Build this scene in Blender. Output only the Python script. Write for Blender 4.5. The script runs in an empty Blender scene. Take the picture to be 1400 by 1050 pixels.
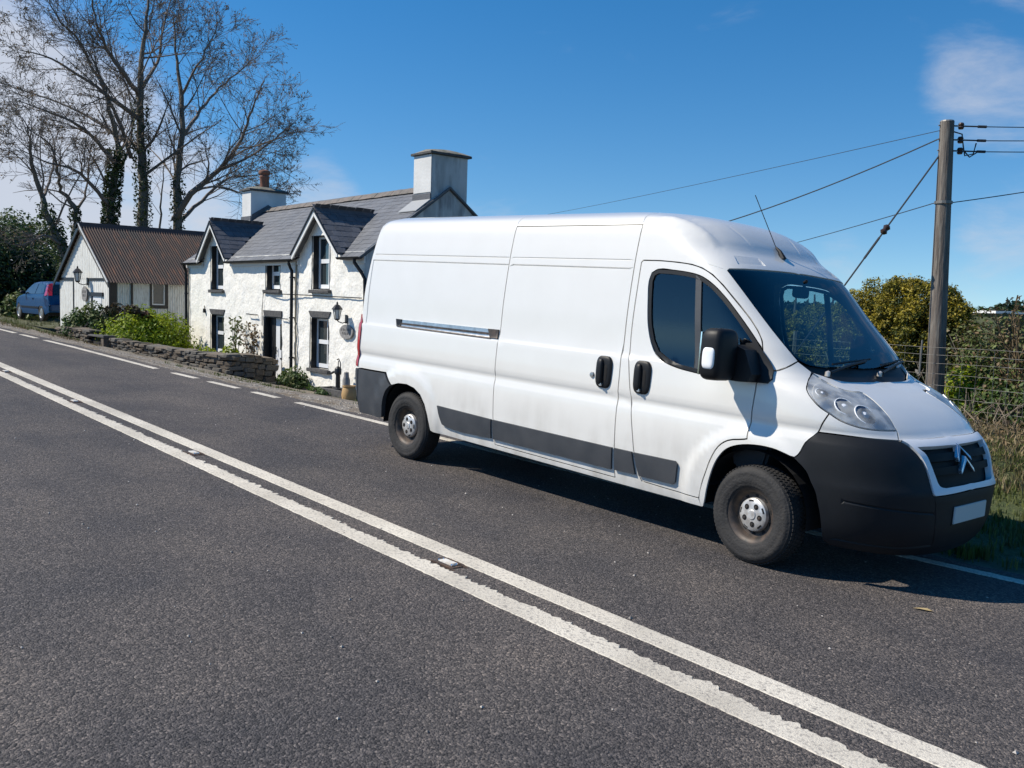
import bpy, bmesh, math, random
import numpy as np
from math import *
from mathutils import Vector, Matrix, noise
from mathutils.geometry import delaunay_2d_cdt
random.seed(7); rng = np.random.default_rng(7)
scn = bpy.context.scene
COL = scn.collection

# ------------------------------------------------------------------ camera
CAM = np.array([3.39639715, -6.34406063, 1.76433056])
CR = np.array([[0.67290645, 0.7390842, 0.03084565], [0.08674097, -0.03742586, -0.99552765], [-0.73462434, 0.67257256, -0.08929298]])
FPX = 1241.49
cd = bpy.data.cameras.new('camera'); cam = bpy.data.objects.new('camera', cd); COL.objects.link(cam)
cd.sensor_width = 36; cd.lens = 36 * FPX / 1400; cd.clip_start = .05; cd.clip_end = 6000
m = Matrix.Identity(4)
for i in range(3):
    m[i][0] = CR[0][i]; m[i][1] = -CR[1][i]; m[i][2] = -CR[2][i]; m[i][3] = CAM[i]
cam.matrix_world = m
scn.camera = cam
# ------------------------------------------------------------------ sun and sky
SUN_EL, SUN_ROT = radians(46), radians(224)
SKY_STRENGTH = .076
SKY_SAT, SKY_VAL, SKY_HUE, SKY_LIFT = 1.46, 1.52, .501, .085
sl = bpy.data.lights.new('sun', 'SUN'); sl.energy = 5.0; sl.angle = radians(.53); sl.color = (1, .925, .80)
so = bpy.data.objects.new('sun', sl); COL.objects.link(so)
sd = Vector((sin(SUN_ROT) * cos(SUN_EL), cos(SUN_ROT) * cos(SUN_EL), sin(SUN_EL)))
so.rotation_euler = sd.to_track_quat('Z', 'Y').to_euler(); so.location = sd * 60
scn.view_settings.view_transform = 'Standard'; scn.view_settings.look = 'None'
scn.view_settings.exposure = .25; scn.view_settings.gamma = 1; scn.view_settings.use_curve_mapping = False

def wray(u, v):
    d = np.array([(u - 700) / FPX, (v - 525) / FPX, 1.]) @ CR
    return d / np.linalg.norm(d)
def at(u, v, r):
    "the point seen at photo pixel u,v at horizontal distance r"
    d = wray(u, v); d = d / hypot(d[0], d[1]); return CAM + d * r
def aty(u, v, y):
    d = wray(u, v); return CAM + d * (y - CAM[1]) / d[1]

wd = bpy.data.worlds.new('World'); scn.world = wd; wd.use_nodes = True
nt = wd.node_tree; N = nt.nodes; L = nt.links
bg = N['Background']; bg.inputs[1].default_value = SKY_STRENGTH
sky = N.new('ShaderNodeTexSky'); sky.sky_type = 'NISHITA'; sky.sun_disc = False
sky.sun_elevation = SUN_EL; sky.sun_rotation = SUN_ROT; sky.altitude = 60
sky.air_density = 1.0; sky.dust_density = 0.05; sky.ozone_density = 1.0
hs = N.new('ShaderNodeHueSaturation'); hs.inputs['Saturation'].default_value = SKY_SAT; hs.inputs['Value'].default_value = SKY_VAL; hs.inputs['Hue'].default_value = SKY_HUE
L.new(sky.outputs[0], hs.inputs['Color'])
tc = N.new('ShaderNodeTexCoord')
lift = N.new('ShaderNodeVectorMath'); lift.operation = 'ADD'; lift.inputs[1].default_value = (0, 0, SKY_LIFT); L.new(tc.outputs['Generated'], lift.inputs[0])
nrmz = N.new('ShaderNodeVectorMath'); nrmz.operation = 'NORMALIZE'; L.new(lift.outputs[0], nrmz.inputs[0]); L.new(nrmz.outputs[0], sky.inputs['Vector'])
def vmath(op, a, b=None):
    n = N.new('ShaderNodeVectorMath'); n.operation = op
    L.new(a, n.inputs[0])
    if b is not None:
        if isinstance(b, tuple): n.inputs[1].default_value = b
        else: L.new(b, n.inputs[1])
    return n
def smath(op, a, b=None):
    n = N.new('ShaderNodeMath'); n.operation = op; n.use_clamp = False
    for i, q in enumerate((a, b)):
        if q is None: continue
        if isinstance(q, (int, float)): n.inputs[i].default_value = q
        else: L.new(q, n.inputs[i])
    return n.outputs[0]
# thin cloud: stretched noise over the whole dome, a few denser banks
nz = N.new('ShaderNodeTexNoise'); nz.inputs['Scale'].default_value = 5.5; nz.inputs['Detail'].default_value = 9; nz.inputs['Roughness'].default_value = .62
nz.inputs['Distortion'].default_value = .35
mp = N.new('ShaderNodeMapping'); mp.inputs['Scale'].default_value = (1, 1, 2.6); mp.inputs['Rotation'].default_value = (0, .25, 0)
L.new(tc.outputs['Generated'], mp.inputs['Vector']); L.new(mp.outputs[0], nz.inputs['Vector'])
total = None
for (u, v, rad, amt) in [(-60, 270, .22, 1.5), (60, 240, .13, 1.2), (130, 300, .13, 1.25), (240, 310, .11, 1.0), (430, 268, .055, .8), (380, 300, .05, .6), (1340, 105, .06, .62), (1400, 140, .075, .6), (1385, 320, .06, .55), (1140, 362, .045, .55), (1330, 400, .05, .3), (-400, 200, .3, .6), (1900, 200, .35, .5), (620, 335, .06, .25)]:
    d = wray(u, v)
    dt = vmath('DOT_PRODUCT', tc.outputs['Generated'], tuple(d)).outputs['Value']
    mr = N.new('ShaderNodeMapRange'); mr.interpolation_type = 'SMOOTHSTEP'
    mr.inputs['From Min'].default_value = cos(rad * 1.25); mr.inputs['From Max'].default_value = 1.0
    mr.inputs['To Min'].default_value = 0; mr.inputs['To Max'].default_value = amt
    L.new(dt, mr.inputs['Value'])
    total = mr.outputs[0] if total is None else smath('MAXIMUM', total, mr.outputs[0])
dens = smath('ADD', smath('MULTIPLY', nz.outputs['Fac'], 1.5), smath('MULTIPLY', total, .75))
cr = N.new('ShaderNodeMapRange'); cr.interpolation_type = 'SMOOTHSTEP'
cr.inputs['From Min'].default_value = .93; cr.inputs['From Max'].default_value = 1.75
cr.inputs['To Min'].default_value = 0; cr.inputs['To Max'].default_value = .92
L.new(dens, cr.inputs['Value'])
mx = N.new('ShaderNodeMixRGB'); mx.inputs['Color2'].default_value = (6.9, 7.3, 8.3, 1)
L.new(cr.outputs[0], mx.inputs['Fac']); L.new(hs.outputs[0], mx.inputs['Color1']); L.new(mx.outputs[0], bg.inputs[0])

# ------------------------------------------------------------------ materials
def mat(name, col, rough=.7, metal=0., var=None, vscale=4., bump=0., bscale=30., spec=.5, coat=0., coat_rough=.05, coords='Object', detail=6., var2=None, v2scale=30., alpha_edge=None, trans=0., stretch=None, island=0., subsurf=0.):
    m = bpy.data.materials.new(name); m.use_nodes = True
    nt = m.node_tree; N = nt.nodes; L = nt.links; b = N['Principled BSDF']
    b.inputs['Roughness'].default_value = rough; b.inputs['Metallic'].default_value = metal
    b.inputs['Specular IOR Level'].default_value = spec
    b.inputs['Coat Weight'].default_value = coat; b.inputs['Coat Roughness'].default_value = coat_rough
    b.inputs['Transmission Weight'].default_value = trans
    b.inputs['Base Color'].default_value = (*col, 1)
    tc = N.new('ShaderNodeTexCoord'); vec = tc.outputs[coords]
    if stretch:
        mp = N.new('ShaderNodeMapping'); mp.inputs['Scale'].default_value = stretch; L.new(vec, mp.inputs[0]); vec = mp.outputs[0]
    cur = None
    def noise_fac(scale, det, lo=.35, hi=.65):
        n = N.new('ShaderNodeTexNoise'); n.inputs['Scale'].default_value = scale; n.inputs['Detail'].default_value = det; L.new(vec, n.inputs['Vector'])
        r = N.new('ShaderNodeMapRange'); r.inputs['From Min'].default_value = lo; r.inputs['From Max'].default_value = hi; L.new(n.outputs['Fac'], r.inputs['Value'])
        return r.outputs[0]
    if var:
        x = N.new('ShaderNodeMixRGB'); x.inputs['Color1'].default_value = (*col, 1); x.inputs['Color2'].default_value = (*var, 1)
        L.new(noise_fac(vscale, detail), x.inputs['Fac']); cur = x.outputs[0]
    if var2:
        x = N.new('ShaderNodeMixRGB'); x.inputs['Color2'].default_value = (*var2, 1)
        if cur: L.new(cur, x.inputs['Color1'])
        else: x.inputs['Color1'].default_value = (*col, 1)
        L.new(noise_fac(v2scale, 3, .5, .75), x.inputs['Fac']); cur = x.outputs[0]
    if island:
        g = N.new('ShaderNodeNewGeometry'); r = N.new('ShaderNodeMapRange'); r.inputs['To Min'].default_value = 1 - island; r.inputs['To Max'].default_value = 1 + island
        L.new(g.outputs['Random Per Island'], r.inputs['Value'])
        h = N.new('ShaderNodeHueSaturation'); L.new(r.outputs[0], h.inputs['Value'])
        if cur: L.new(cur, h.inputs['Color'])
        else: h.inputs['Color'].default_value = (*col, 1)
        cur = h.outputs[0]
    if cur: L.new(cur, b.inputs['Base Color'])
    if bump:
        n = N.new('ShaderNodeTexNoise'); n.inputs['Scale'].default_value = bscale; n.inputs['Detail'].default_value = 5; L.new(vec, n.inputs['Vector'])
        bp = N.new('ShaderNodeBump'); bp.inputs['Strength'].default_value = min(1, bump); bp.inputs['Distance'].default_value = .02 * max(1, bump)
        L.new(n.outputs['Fac'], bp.inputs['Height']); L.new(bp.outputs[0], b.inputs['Normal'])
    return m

M = {}
M['black_paint'] = mat('black_paint', (.012, .012, .014), .45, bump=.2, bscale=12)
M['black_plastic'] = mat('black_plastic', (.008, .009, .011), .5, spec=.3)
M['grey_plastic'] = mat('grey_plastic', (.036, .040, .047), .55, var=(.055, .058, .064), vscale=5, bump=.12, bscale=260)
M['bumper_plastic'] = mat('bumper_plastic', (.007, .0085, .011), .6, spec=.3, var=(.011, .0125, .015), vscale=4, bump=.1, bscale=260)
M['rubber'] = mat('rubber', (.015, .015, .016), .8, var=(.030, .028, .027), vscale=9, bump=.3, bscale=60)
M['dark_steel'] = mat('dark_steel', (.03, .028, .027), .55, .3, var=(.09, .065, .05), vscale=14)
M['silver_cap'] = mat('silver_cap', (.66, .65, .63), .4, .5, var=(.42, .39, .36), vscale=22)
M['aluminium'] = mat('aluminium', (.62, .61, .59), .35, .85, var=(.45, .44, .42), vscale=20)
M['chrome'] = mat('chrome', (.85, .87, .9), .08, 1)
M['dark_void'] = mat('dark_void', (.006, .006, .007), .9)
M['cabin_grey'] = mat('cabin_grey', (.022, .024, .028), .8)
M['seat_cloth'] = mat('seat_cloth', (.03, .033, .04), .95, bump=.3, bscale=200)
M['white_plastic'] = mat('white_plastic', (.75, .76, .78), .35)
M['plate_grey'] = mat('plate_grey', (.50, .58, .60), .4)
M['amber'] = mat('amber', (.7, .25, .05), .3)

def van_paint():
    m = mat('white_van_paint', (.79, .80, .82), .32, coat=.7, coat_rough=.06)
    nt = m.node_tree; N = nt.nodes; L = nt.links; b = N['Principled BSDF']
    tc = N.new('ShaderNodeTexCoord'); sp = N.new('ShaderNodeSeparateXYZ'); L.new(tc.outputs['Object'], sp.inputs[0])
    # road grime, thicker low down on the body and streaky
    mr = N.new('ShaderNodeMapRange'); mr.inputs['From Min'].default_value = .95; mr.inputs['From Max'].default_value = .28; L.new(sp.outputs['Z'], mr.inputs['Value'])
    n = N.new('ShaderNodeTexNoise'); n.inputs['Scale'].default_value = 3.2; n.inputs['Detail'].default_value = 8; L.new(tc.outputs['Object'], n.inputs['Vector'])
    mp = N.new('ShaderNodeMapping'); mp.inputs['Scale'].default_value = (9, 9, 1.6); L.new(tc.outputs['Object'], mp.inputs[0])
    n2 = N.new('ShaderNodeTexNoise'); n2.inputs['Scale'].default_value = 1.3; n2.inputs['Detail'].default_value = 5; L.new(mp.outputs[0], n2.inputs['Vector'])
    a = N.new('ShaderNodeMath'); a.operation = 'MULTIPLY'; L.new(n.outputs['Fac'], a.inputs[0]); L.new(n2.outputs['Fac'], a.inputs[1])
    p = N.new('ShaderNodeMapRange'); p.inputs['From Min'].default_value = .17; p.inputs['From Max'].default_value = .42; L.new(a.outputs[0], p.inputs['Value'])
    q = N.new('ShaderNodeMath'); q.operation = 'MULTIPLY'; L.new(mr.outputs[0], q.inputs[0]); L.new(p.outputs[0], q.inputs[1])
    q2 = N.new('ShaderNodeMath'); q2.operation = 'MULTIPLY'; q2.inputs[1].default_value = .6; L.new(q.outputs[0], q2.inputs[0])
    q3 = N.new('ShaderNodeMath'); q3.operation = 'ADD'; L.new(q2.outputs[0], q3.inputs[0]);
    p2 = N.new('ShaderNodeMapRange'); p2.inputs['From Min'].default_value = .3; p2.inputs['From Max'].default_value = .8; p2.inputs['To Max'].default_value = .10; L.new(n.outputs['Fac'], p2.inputs['Value']); L.new(p2.outputs[0], q3.inputs[1])
    x = N.new('ShaderNodeMixRGB'); x.inputs['Color1'].default_value = (.745, .73, .695, 1); x.inputs['Color2'].default_value = (.40, .37, .32, 1)
    L.new(q3.outputs[0], x.inputs['Fac']); L.new(x.outputs[0], b.inputs['Base Color'])
    r = N.new('ShaderNodeMapRange'); r.inputs['To Min'].default_value = .3; r.inputs['To Max'].default_value = .75; L.new(q3.outputs[0], r.inputs['Value']); L.new(r.outputs[0], b.inputs['Roughness'])
    return m
M['van_paint'] = van_paint()

def glass(name, tint, refl=.9, haze=0.):
    "thin tinted pane: transparent mixed with a mirror by Fresnel"
    m = bpy.data.materials.new(name); m.use_nodes = True; nt = m.node_tree; N = nt.nodes; L = nt.links
    N.remove(N['Principled BSDF']); out = N['Material Output']
    t = N.new('ShaderNodeBsdfTransparent'); t.inputs[0].default_value = (*tint, 1)
    g = N.new('ShaderNodeBsdfGlossy'); g.inputs['Roughness'].default_value = .015; g.inputs[0].default_value = (refl, refl, refl, 1)
    if haze:                                                # sun-crazed polycarbonate
        d = N.new('ShaderNodeBsdfDiffuse'); d.inputs[0].default_value = (.88, .88, .84, 1); hx = N.new('ShaderNodeMixShader')
        tcn = N.new('ShaderNodeTexCoord'); nz_ = N.new('ShaderNodeTexNoise'); nz_.inputs['Scale'].default_value = 9; L.new(tcn.outputs['Object'], nz_.inputs['Vector'])
        mr_ = N.new('ShaderNodeMapRange'); mr_.inputs['From Min'].default_value = .35; mr_.inputs['From Max'].default_value = .65; mr_.inputs['To Min'].default_value = haze * .4; mr_.inputs['To Max'].default_value = haze * 1.5; L.new(nz_.outputs['Fac'], mr_.inputs['Value']); L.new(mr_.outputs[0], hx.inputs[0])
        L.new(t.outputs[0], hx.inputs[1]); L.new(d.outputs[0], hx.inputs[2]); t = hx
    f = N.new('ShaderNodeFresnel'); f.inputs[0].default_value = 1.8                      # two surfaces
    x = N.new('ShaderNodeMixShader'); L.new(f.outputs[0], x.inputs[0]); L.new(t.outputs[0], x.inputs[1]); L.new(g.outputs[0], x.inputs[2]); L.new(x.outputs[0], out.inputs[0])
    return m
M['glass_cab'] = glass('glass_cab', (.55, .74, .76))
M['glass_wind'] = glass('glass_wind', (.54, .70, .75))
M['glass_lens'] = glass('glass_lens', (.95, .95, .93), haze=.34)
M['glass_house'] = mat('glass_house', (.03, .04, .045), .04, spec=.9)
M['glass_car'] = mat('glass_car', (.02, .025, .03), .04, spec=.9)
M['red_lens'] = mat('red_lens', (.42, .012, .014), .15, coat=.8)

# ------------------------------------------------------------------ object helpers
def mesh_of(name, V, F, smooth=False):
    me = bpy.data.meshes.new(name)
    if isinstance(F, np.ndarray):
        V = np.asarray(V, dtype=np.float32); nf, k = F.shape
        me.vertices.add(len(V)); me.vertices.foreach_set('co', V.ravel())
        me.loops.add(nf * k); me.loops.foreach_set('vertex_index', F.astype(np.int32).ravel())
        me.polygons.add(nf); me.polygons.foreach_set('loop_start', np.arange(0, nf * k, k, dtype=np.int32))
        me.update(calc_edges=True)
    else:
        me.from_pydata([tuple(map(float, v)) for v in V], [], [tuple(f) for f in F])
    if smooth: me.polygons.foreach_set('use_smooth', [True] * len(me.polygons))
    me.update(); return me
def obj(name, me, m=None, parent=None, **kw):
    o = bpy.data.objects.new(name, me); COL.objects.link(o)
    if m is not None:
        for q in (m if isinstance(m, (list, tuple)) else [m]): me.materials.append(q)
    if parent is not None: o.parent = parent
    for k, v in kw.items(): o[k] = v
    return o
def thing(name, label, cat, loc=(0, 0, 0), rot=0., group=None):
    o = bpy.data.objects.new(name, None); COL.objects.link(o); o.location = loc; o.rotation_euler = (0, 0, rot); o.empty_display_size = .2
    o['label'] = label; o['category'] = cat
    if group: o['group'] = group
    return o
class MB:
    "collects simple solids into one mesh"
    def __init__(s): s.v = []; s.f = []; s.mi = []
    def add(s, V, F, mi=0):
        b = len(s.v); s.v += [tuple(map(float, q)) for q in V]; s.f += [tuple(b + i for i in f) for f in F]; s.mi += [mi] * len(F); return s
    def box(s, a, b, mi=0, rz=0., jit=0.):
        (x0, y0, z0), (x1, y1, z1) = a, b
        P = [(x0, y0, z0), (x1, y0, z0), (x1, y1, z0), (x0, y1, z0), (x0, y0, z1), (x1, y0, z1), (x1, y1, z1), (x0, y1, z1)]
        if rz:
            cx, cy = (x0 + x1) / 2, (y0 + y1) / 2
            P = [(cx + (x - cx) * cos(rz) - (y - cy) * sin(rz), cy + (x - cx) * sin(rz) + (y - cy) * cos(rz), z) for x, y, z in P]
        if jit: P = [(x + random.uniform(-jit, jit), y + random.uniform(-jit, jit), z + random.uniform(-jit, jit)) for x, y, z in P]
        return s.add(P, [(0, 3, 2, 1), (4, 5, 6, 7), (0, 1, 5, 4), (1, 2, 6, 5), (2, 3, 7, 6), (3, 0, 4, 7)], mi)
    def tube(s, pts, r, n=8, mi=0, cap=True):
        pts = [Vector(p) for p in pts]; R = r if isinstance(r, (list, tuple)) else [r] * len(pts)
        rings = []; up = Vector((0, 0, 1))
        for i, p in enumerate(pts):
            d = (pts[min(i + 1, len(pts) - 1)] - pts[max(i - 1, 0)])
            d = d.normalized() if d.length > 1e-9 else up
            a = d.cross(Vector((0, 0, 1)) if abs(d.z) < .95 else Vector((1, 0, 0))).normalized(); b = d.cross(a)
            rings.append([p + (a * cos(2 * pi * k / n) + b * sin(2 * pi * k / n)) * R[i] for k in range(n)])
        V = [q for g in rings for q in g]; F = []
        for i in range(len(pts) - 1):
            for k in range(n): F.append((i * n + k, i * n + (k + 1) % n, (i + 1) * n + (k + 1) % n, (i + 1) * n + k))
        if cap: F.append(tuple(reversed(range(n)))); F.append(tuple((len(pts) - 1) * n + k for k in range(n)))
        return s.add(V, F, mi)
    def lathe(s, prof, c=(0, 0, 0), axis='z', n=24, mi=0):
        V = []; F = []
        for (r, h) in prof:
            for k in range(n):
                a = 2 * pi * k / n
                if axis == 'z': V.append((c[0] + r * cos(a), c[1] + r * sin(a), c[2] + h))
                elif axis == 'y': V.append((c[0] + r * cos(a), c[1] + h, c[2] + r * sin(a)))
                else: V.append((c[0] + h, c[1] + r * cos(a), c[2] + r * sin(a)))
        for i in range(len(prof) - 1):
            for k in range(n): F.append((i * n + k, i * n + (k + 1) % n, (i + 1) * n + (k + 1) % n, (i + 1) * n + k))
        return s.add(V, F, mi)
    def prism(s, poly, a, b, axis='y', mi=0):
        "extrude a 2D polygon; axis y: poly is (x,z)"
        n = len(poly); g = {'y': lambda p, h: (p[0], h, p[1]), 'x': lambda p, h: (h, p[0], p[1]), 'z': lambda p, h: (p[0], p[1], h)}[axis]
        V = [g(p, a) for p in poly] + [g(p, b) for p in poly]
        F = [tuple(range(n)), tuple(reversed(range(n, 2 * n)))] + [(i, n + i, n + (i + 1) % n, (i + 1) % n) for i in range(n)]
        return s.add(V, F, mi)
    def build(s, name, m, parent=None, smooth=False, bevel=0., **kw):
        me = mesh_of(name, s.v, s.f, False)
        o = obj(name, me, m, parent, **kw)
        if len(set(s.mi)) > 1: me.polygons.foreach_set('material_index', s.mi)
        bm = bmesh.new(); bm.from_mesh(me); bmesh.ops.recalc_face_normals(bm, faces=bm.faces[:])
        if bevel:
            bmesh.ops.bevel(bm, geom=[e for e in bm.edges if len(e.link_faces) == 2 and e.calc_face_angle(0) > .5], offset=bevel, segments=2, affect='EDGES', clamp_overlap=True)
        bm.to_mesh(me); bm.free()
        if smooth:
            me.polygons.foreach_set('use_smooth', [True] * len(me.polygons)); me.set_sharp_from_angle(angle=radians(38))
        return o
def inside_mask(poly, X, Y):
    P = np.asarray(poly); n = len(P); r = np.zeros(len(X), bool); j = n - 1
    for i in range(n):
        xi, yi = P[i]; xj, yj = P[j]
        c = ((yi > Y) != (yj > Y))
        if yi != yj: r ^= c & (X < (xj - xi) * (Y - yi) / (yj - yi) + xi)
        j = i
    return r
def edge_dist(poly, X, Y):
    P = np.asarray(poly); d = np.full(len(X), 1e9)
    for i in range(len(P)):
        a = P[i]; b = P[(i + 1) % len(P)]; ab = b - a; l = (ab @ ab) or 1e-12
        t = np.clip(((X - a[0]) * ab[0] + (Y - a[1]) * ab[1]) / l, 0, 1)
        d = np.minimum(d, np.hypot(X - a[0] - t * ab[0], Y - a[1] - t * ab[1]))
    return d
def densify(poly, step, closed=True):
    out = []
    n = len(poly)
    for i in range(n if closed else n - 1):
        a = poly[i]; b = poly[(i + 1) % n]; k = max(1, int(ceil(hypot(b[0] - a[0], b[1] - a[1]) / step)))
        for j in range(k): out.append((a[0] + (b[0] - a[0]) * j / k, a[1] + (b[1] - a[1]) * j / k))
    if not closed: out.append(poly[-1])
    return out
def shrink_poly(poly, d):
    P = np.asarray(poly); A = sum(P[i][0] * P[(i + 1) % len(P)][1] - P[(i + 1) % len(P)][0] * P[i][1] for i in range(len(P)))
    s = 1 if A > 0 else -1; out = []
    for i in range(len(P)):
        a = P[i - 1]; b = P[i]; c = P[(i + 1) % len(P)]
        e1 = b - a; e2 = c - b; n1 = np.array([-e1[1], e1[0]]); n2 = np.array([-e2[1], e2[0]])
        n1 = n1 / (np.linalg.norm(n1) or 1); n2 = n2 / (np.linalg.norm(n2) or 1); n = n1 + n2; l = np.linalg.norm(n)
        n = n / l if l > 1e-6 else n1
        out.append(tuple(b + s * n * d / max(.5, n @ n1)))
    return out
def tri2d(outer, holes=(), pts=None, lines=()):
    "constrained triangulation of a polygon with holes; returns verts (2D), tris, boundary edges"
    V = []; E = []
    for poly in [outer, *holes]:
        b = len(V); n = len(poly); V += [tuple(q) for q in poly]; E += [(b + i, b + (i + 1) % n) for i in range(n)]
    for ln in lines:
        b = len(V); V += [tuple(q) for q in ln]; E += [(b + i, b + i + 1) for i in range(len(ln) - 1)]
    if pts is not None and len(pts): V += [tuple(q) for q in pts]
    r = delaunay_2d_cdt([Vector((float(x), float(y))) for x, y in V], E, [], 0, 1e-5)
    W = np.array([(q.x, q.y) for q in r[0]]); T = np.array([f for f in r[2] if len(f) == 3])
    c = W[T].mean(1); ok = inside_mask(outer, c[:, 0], c[:, 1])
    for h in holes: ok &= ~inside_mask(h, c[:, 0], c[:, 1])
    return W, T[ok], r[3]
# ------------------------------------------------------------------ van body surface: chart (u along the plan curve, z up)
def pchip(xs,ys):
    n=len(xs); h=[xs[i+1]-xs[i] for i in range(n-1)]; d=[(ys[i+1]-ys[i])/h[i] for i in range(n-1)]
    m=[d[0]]+[0 if d[i-1]*d[i]<=0 else 3*(h[i-1]+h[i])/((2*h[i]+h[i-1])/d[i-1]+(h[i]+2*h[i-1])/d[i]) for i in range(1,n-1)]+[d[-1]]
    def f(x):
        if x<=xs[0]: return ys[0]
        if x>=xs[-1]: return ys[-1]
        lo,hi=0,n-1
        while hi-lo>1:
            k=(lo+hi)//2
            if xs[k]<=x: lo=k
            else: hi=k
        t=(x-xs[lo])/h[lo]
        return (ys[lo]*(1+2*t)*(1-t)**2+h[lo]*m[lo]*t*(1-t)**2+ys[lo+1]*t*t*(3-2*t)+h[lo]*m[lo+1]*t*t*(t-1))
    return f
def tab(s):
    v=[float(a) for a in s.split()]; return pchip(v[0::2],v[1::2])
Wf=tab('.15 .90 .29 .955 .36 .972 .6 1.0 .8 1.008 .9 1.004 .975 .988 1.03 1.0 1.06 1.002 1.25 .996 1.30 .992 1.318 .978 1.63 .96 1.99 .925 2.19 .895 2.335 .86 2.40 .80 2.46 .62 2.50 .35 2.525 .0002')
XF=tab('.15 .86 .2 .93 .3 1.0 .43 1.03 .62 1.03 .7 1.0 .85 .945 .95 .86 .965 .835 1.03 .765 1.10 .675 1.185 .535 1.245 .405 1.29 .29 1.50 .085 1.75 -.16 2.045 -.42 2.10 -.49 2.16 -.577 2.25 -.66 2.35 -.78 2.41 -.90 2.46 -1.12 2.49 -1.4 2.51 -1.75 2.525 -2.2')
DD=tab('.15 .95 .3 1.05 .65 1.08 .96 .95 1.1 .84 1.25 .74 1.45 .64 2.02 .42 2.25 .5 2.525 .6')
KK=tab('.15 2.6 .3 2.9 .65 3.3 .96 3.6 1.1 4.2 1.25 5.0 1.45 5.0 2.02 4.3 2.3 3.6 2.525 2.6')
XR=tab('.3 -4.95 .38 -4.97 .8 -5.035 1.32 -5.045 1.63 -5.037 1.99 -4.995 2.19 -4.962 2.36 -4.93 2.45 -4.90 2.525 -4.75')
RC=.08
def sst(a,b,x):
    t=min(1,max(0,(x-a)/(b-a))); return t*t*(3-2*t)
def flare(x,z):
    f=0
    for cx in (-.04,-4.06):
        r=hypot(x-cx,z-.36); f+=.018*sst(.60,.50,r)if z<1.0 else 0
    return f
_ct={}
def arc(z):
    key=round(z,4)
    if key in _ct: return _ct[key]
    w=Wf(z);D=DD(z);k=KK(z); P=[];N=60
    for i in range(N+1):
        t=i/N*pi/2; P.append((D*sin(t)**(2/k),w*cos(t)**(2/k) if i<N else 0.))
    s=[0.]
    for i in range(N): s.append(s[-1]+hypot(P[i+1][0]-P[i][0],P[i+1][1]-P[i][1]))
    _ct[key]=(P,s); return P,s
def pt(u,z,off=0.):
    "chart -> point on the near (-y) side; u beyond the centre line wraps to the far side"
    xf=XF(z);xs=xf-DD(z)
    if u<=xs:
        xr=XR(z)
        if u>=xr+RC: return (u,-(Wf(z)+flare(u,z)),z)
        a=(xr+RC-u)/RC
        w=Wf(z)+flare(u,z); rc=min(RC,w*.5)
        if a<=pi/2: return (xr+RC-RC*sin(a),-(w-rc+rc*cos(a)),z)
        return (xr,min(0.,-(w-rc)+(a-pi/2)*RC),z)
    P,s=arc(z); v=u-xs; sg=-1
    if v>s[-1]: v=2*s[-1]-v; sg=1
    lo,hi=0,len(s)-1
    while hi-lo>1:
        m=(lo+hi)//2
        if s[m]<=v: lo=m
        else: hi=m
    t=(v-s[lo])/(s[hi]-s[lo]) if s[hi]>s[lo] else 0
    x=xs+P[lo][0]+(P[hi][0]-P[lo][0])*t; y=P[lo][1]+(P[hi][1]-P[lo][1])*t
    return (x,sg*(y+flare(x,z)*sst(.75,.3,v)),z)
def nrm(u,z):
    e=.004
    a=pt(u-e,z);b=pt(u+e,z);c=pt(u,z-e);d=pt(u,z+e)
    A=[b[i]-a[i] for i in range(3)];B=[d[i]-c[i] for i in range(3)]
    n=(A[1]*B[2]-A[2]*B[1],A[2]*B[0]-A[0]*B[2],A[0]*B[1]-A[1]*B[0]); l=sqrt(sum(q*q for q in n)) or 1
    return tuple(q/l for q in n)
def inv(x,y,z):
    xf=XF(z);xs=xf-DD(z)
    if x<=xs:
        xr=XR(z)
        if x<xr+RC: return xr+RC-RC*asin(min(1,(xr+RC-x)/RC))
        return x
    P,s=arc(z); 
    best=None
    for i in range(len(P)-1):
        ax,ay=P[i];bx,by=P[i+1];dx,dy=bx-ax,by-ay;l=dx*dx+dy*dy
        t=max(0,min(1,((x-xs-ax)*dx+(abs(y)-ay)*dy)/l)) if l else 0
        d=hypot(x-xs-ax-t*dx,abs(y)-ay-t*dy)
        if best is None or d<best[0]: best=(d,s[i]+t*(s[i+1]-s[i]))
    u=best[1]
    return xs+(u if y<=0 else 2*s[-1]-u)
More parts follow.
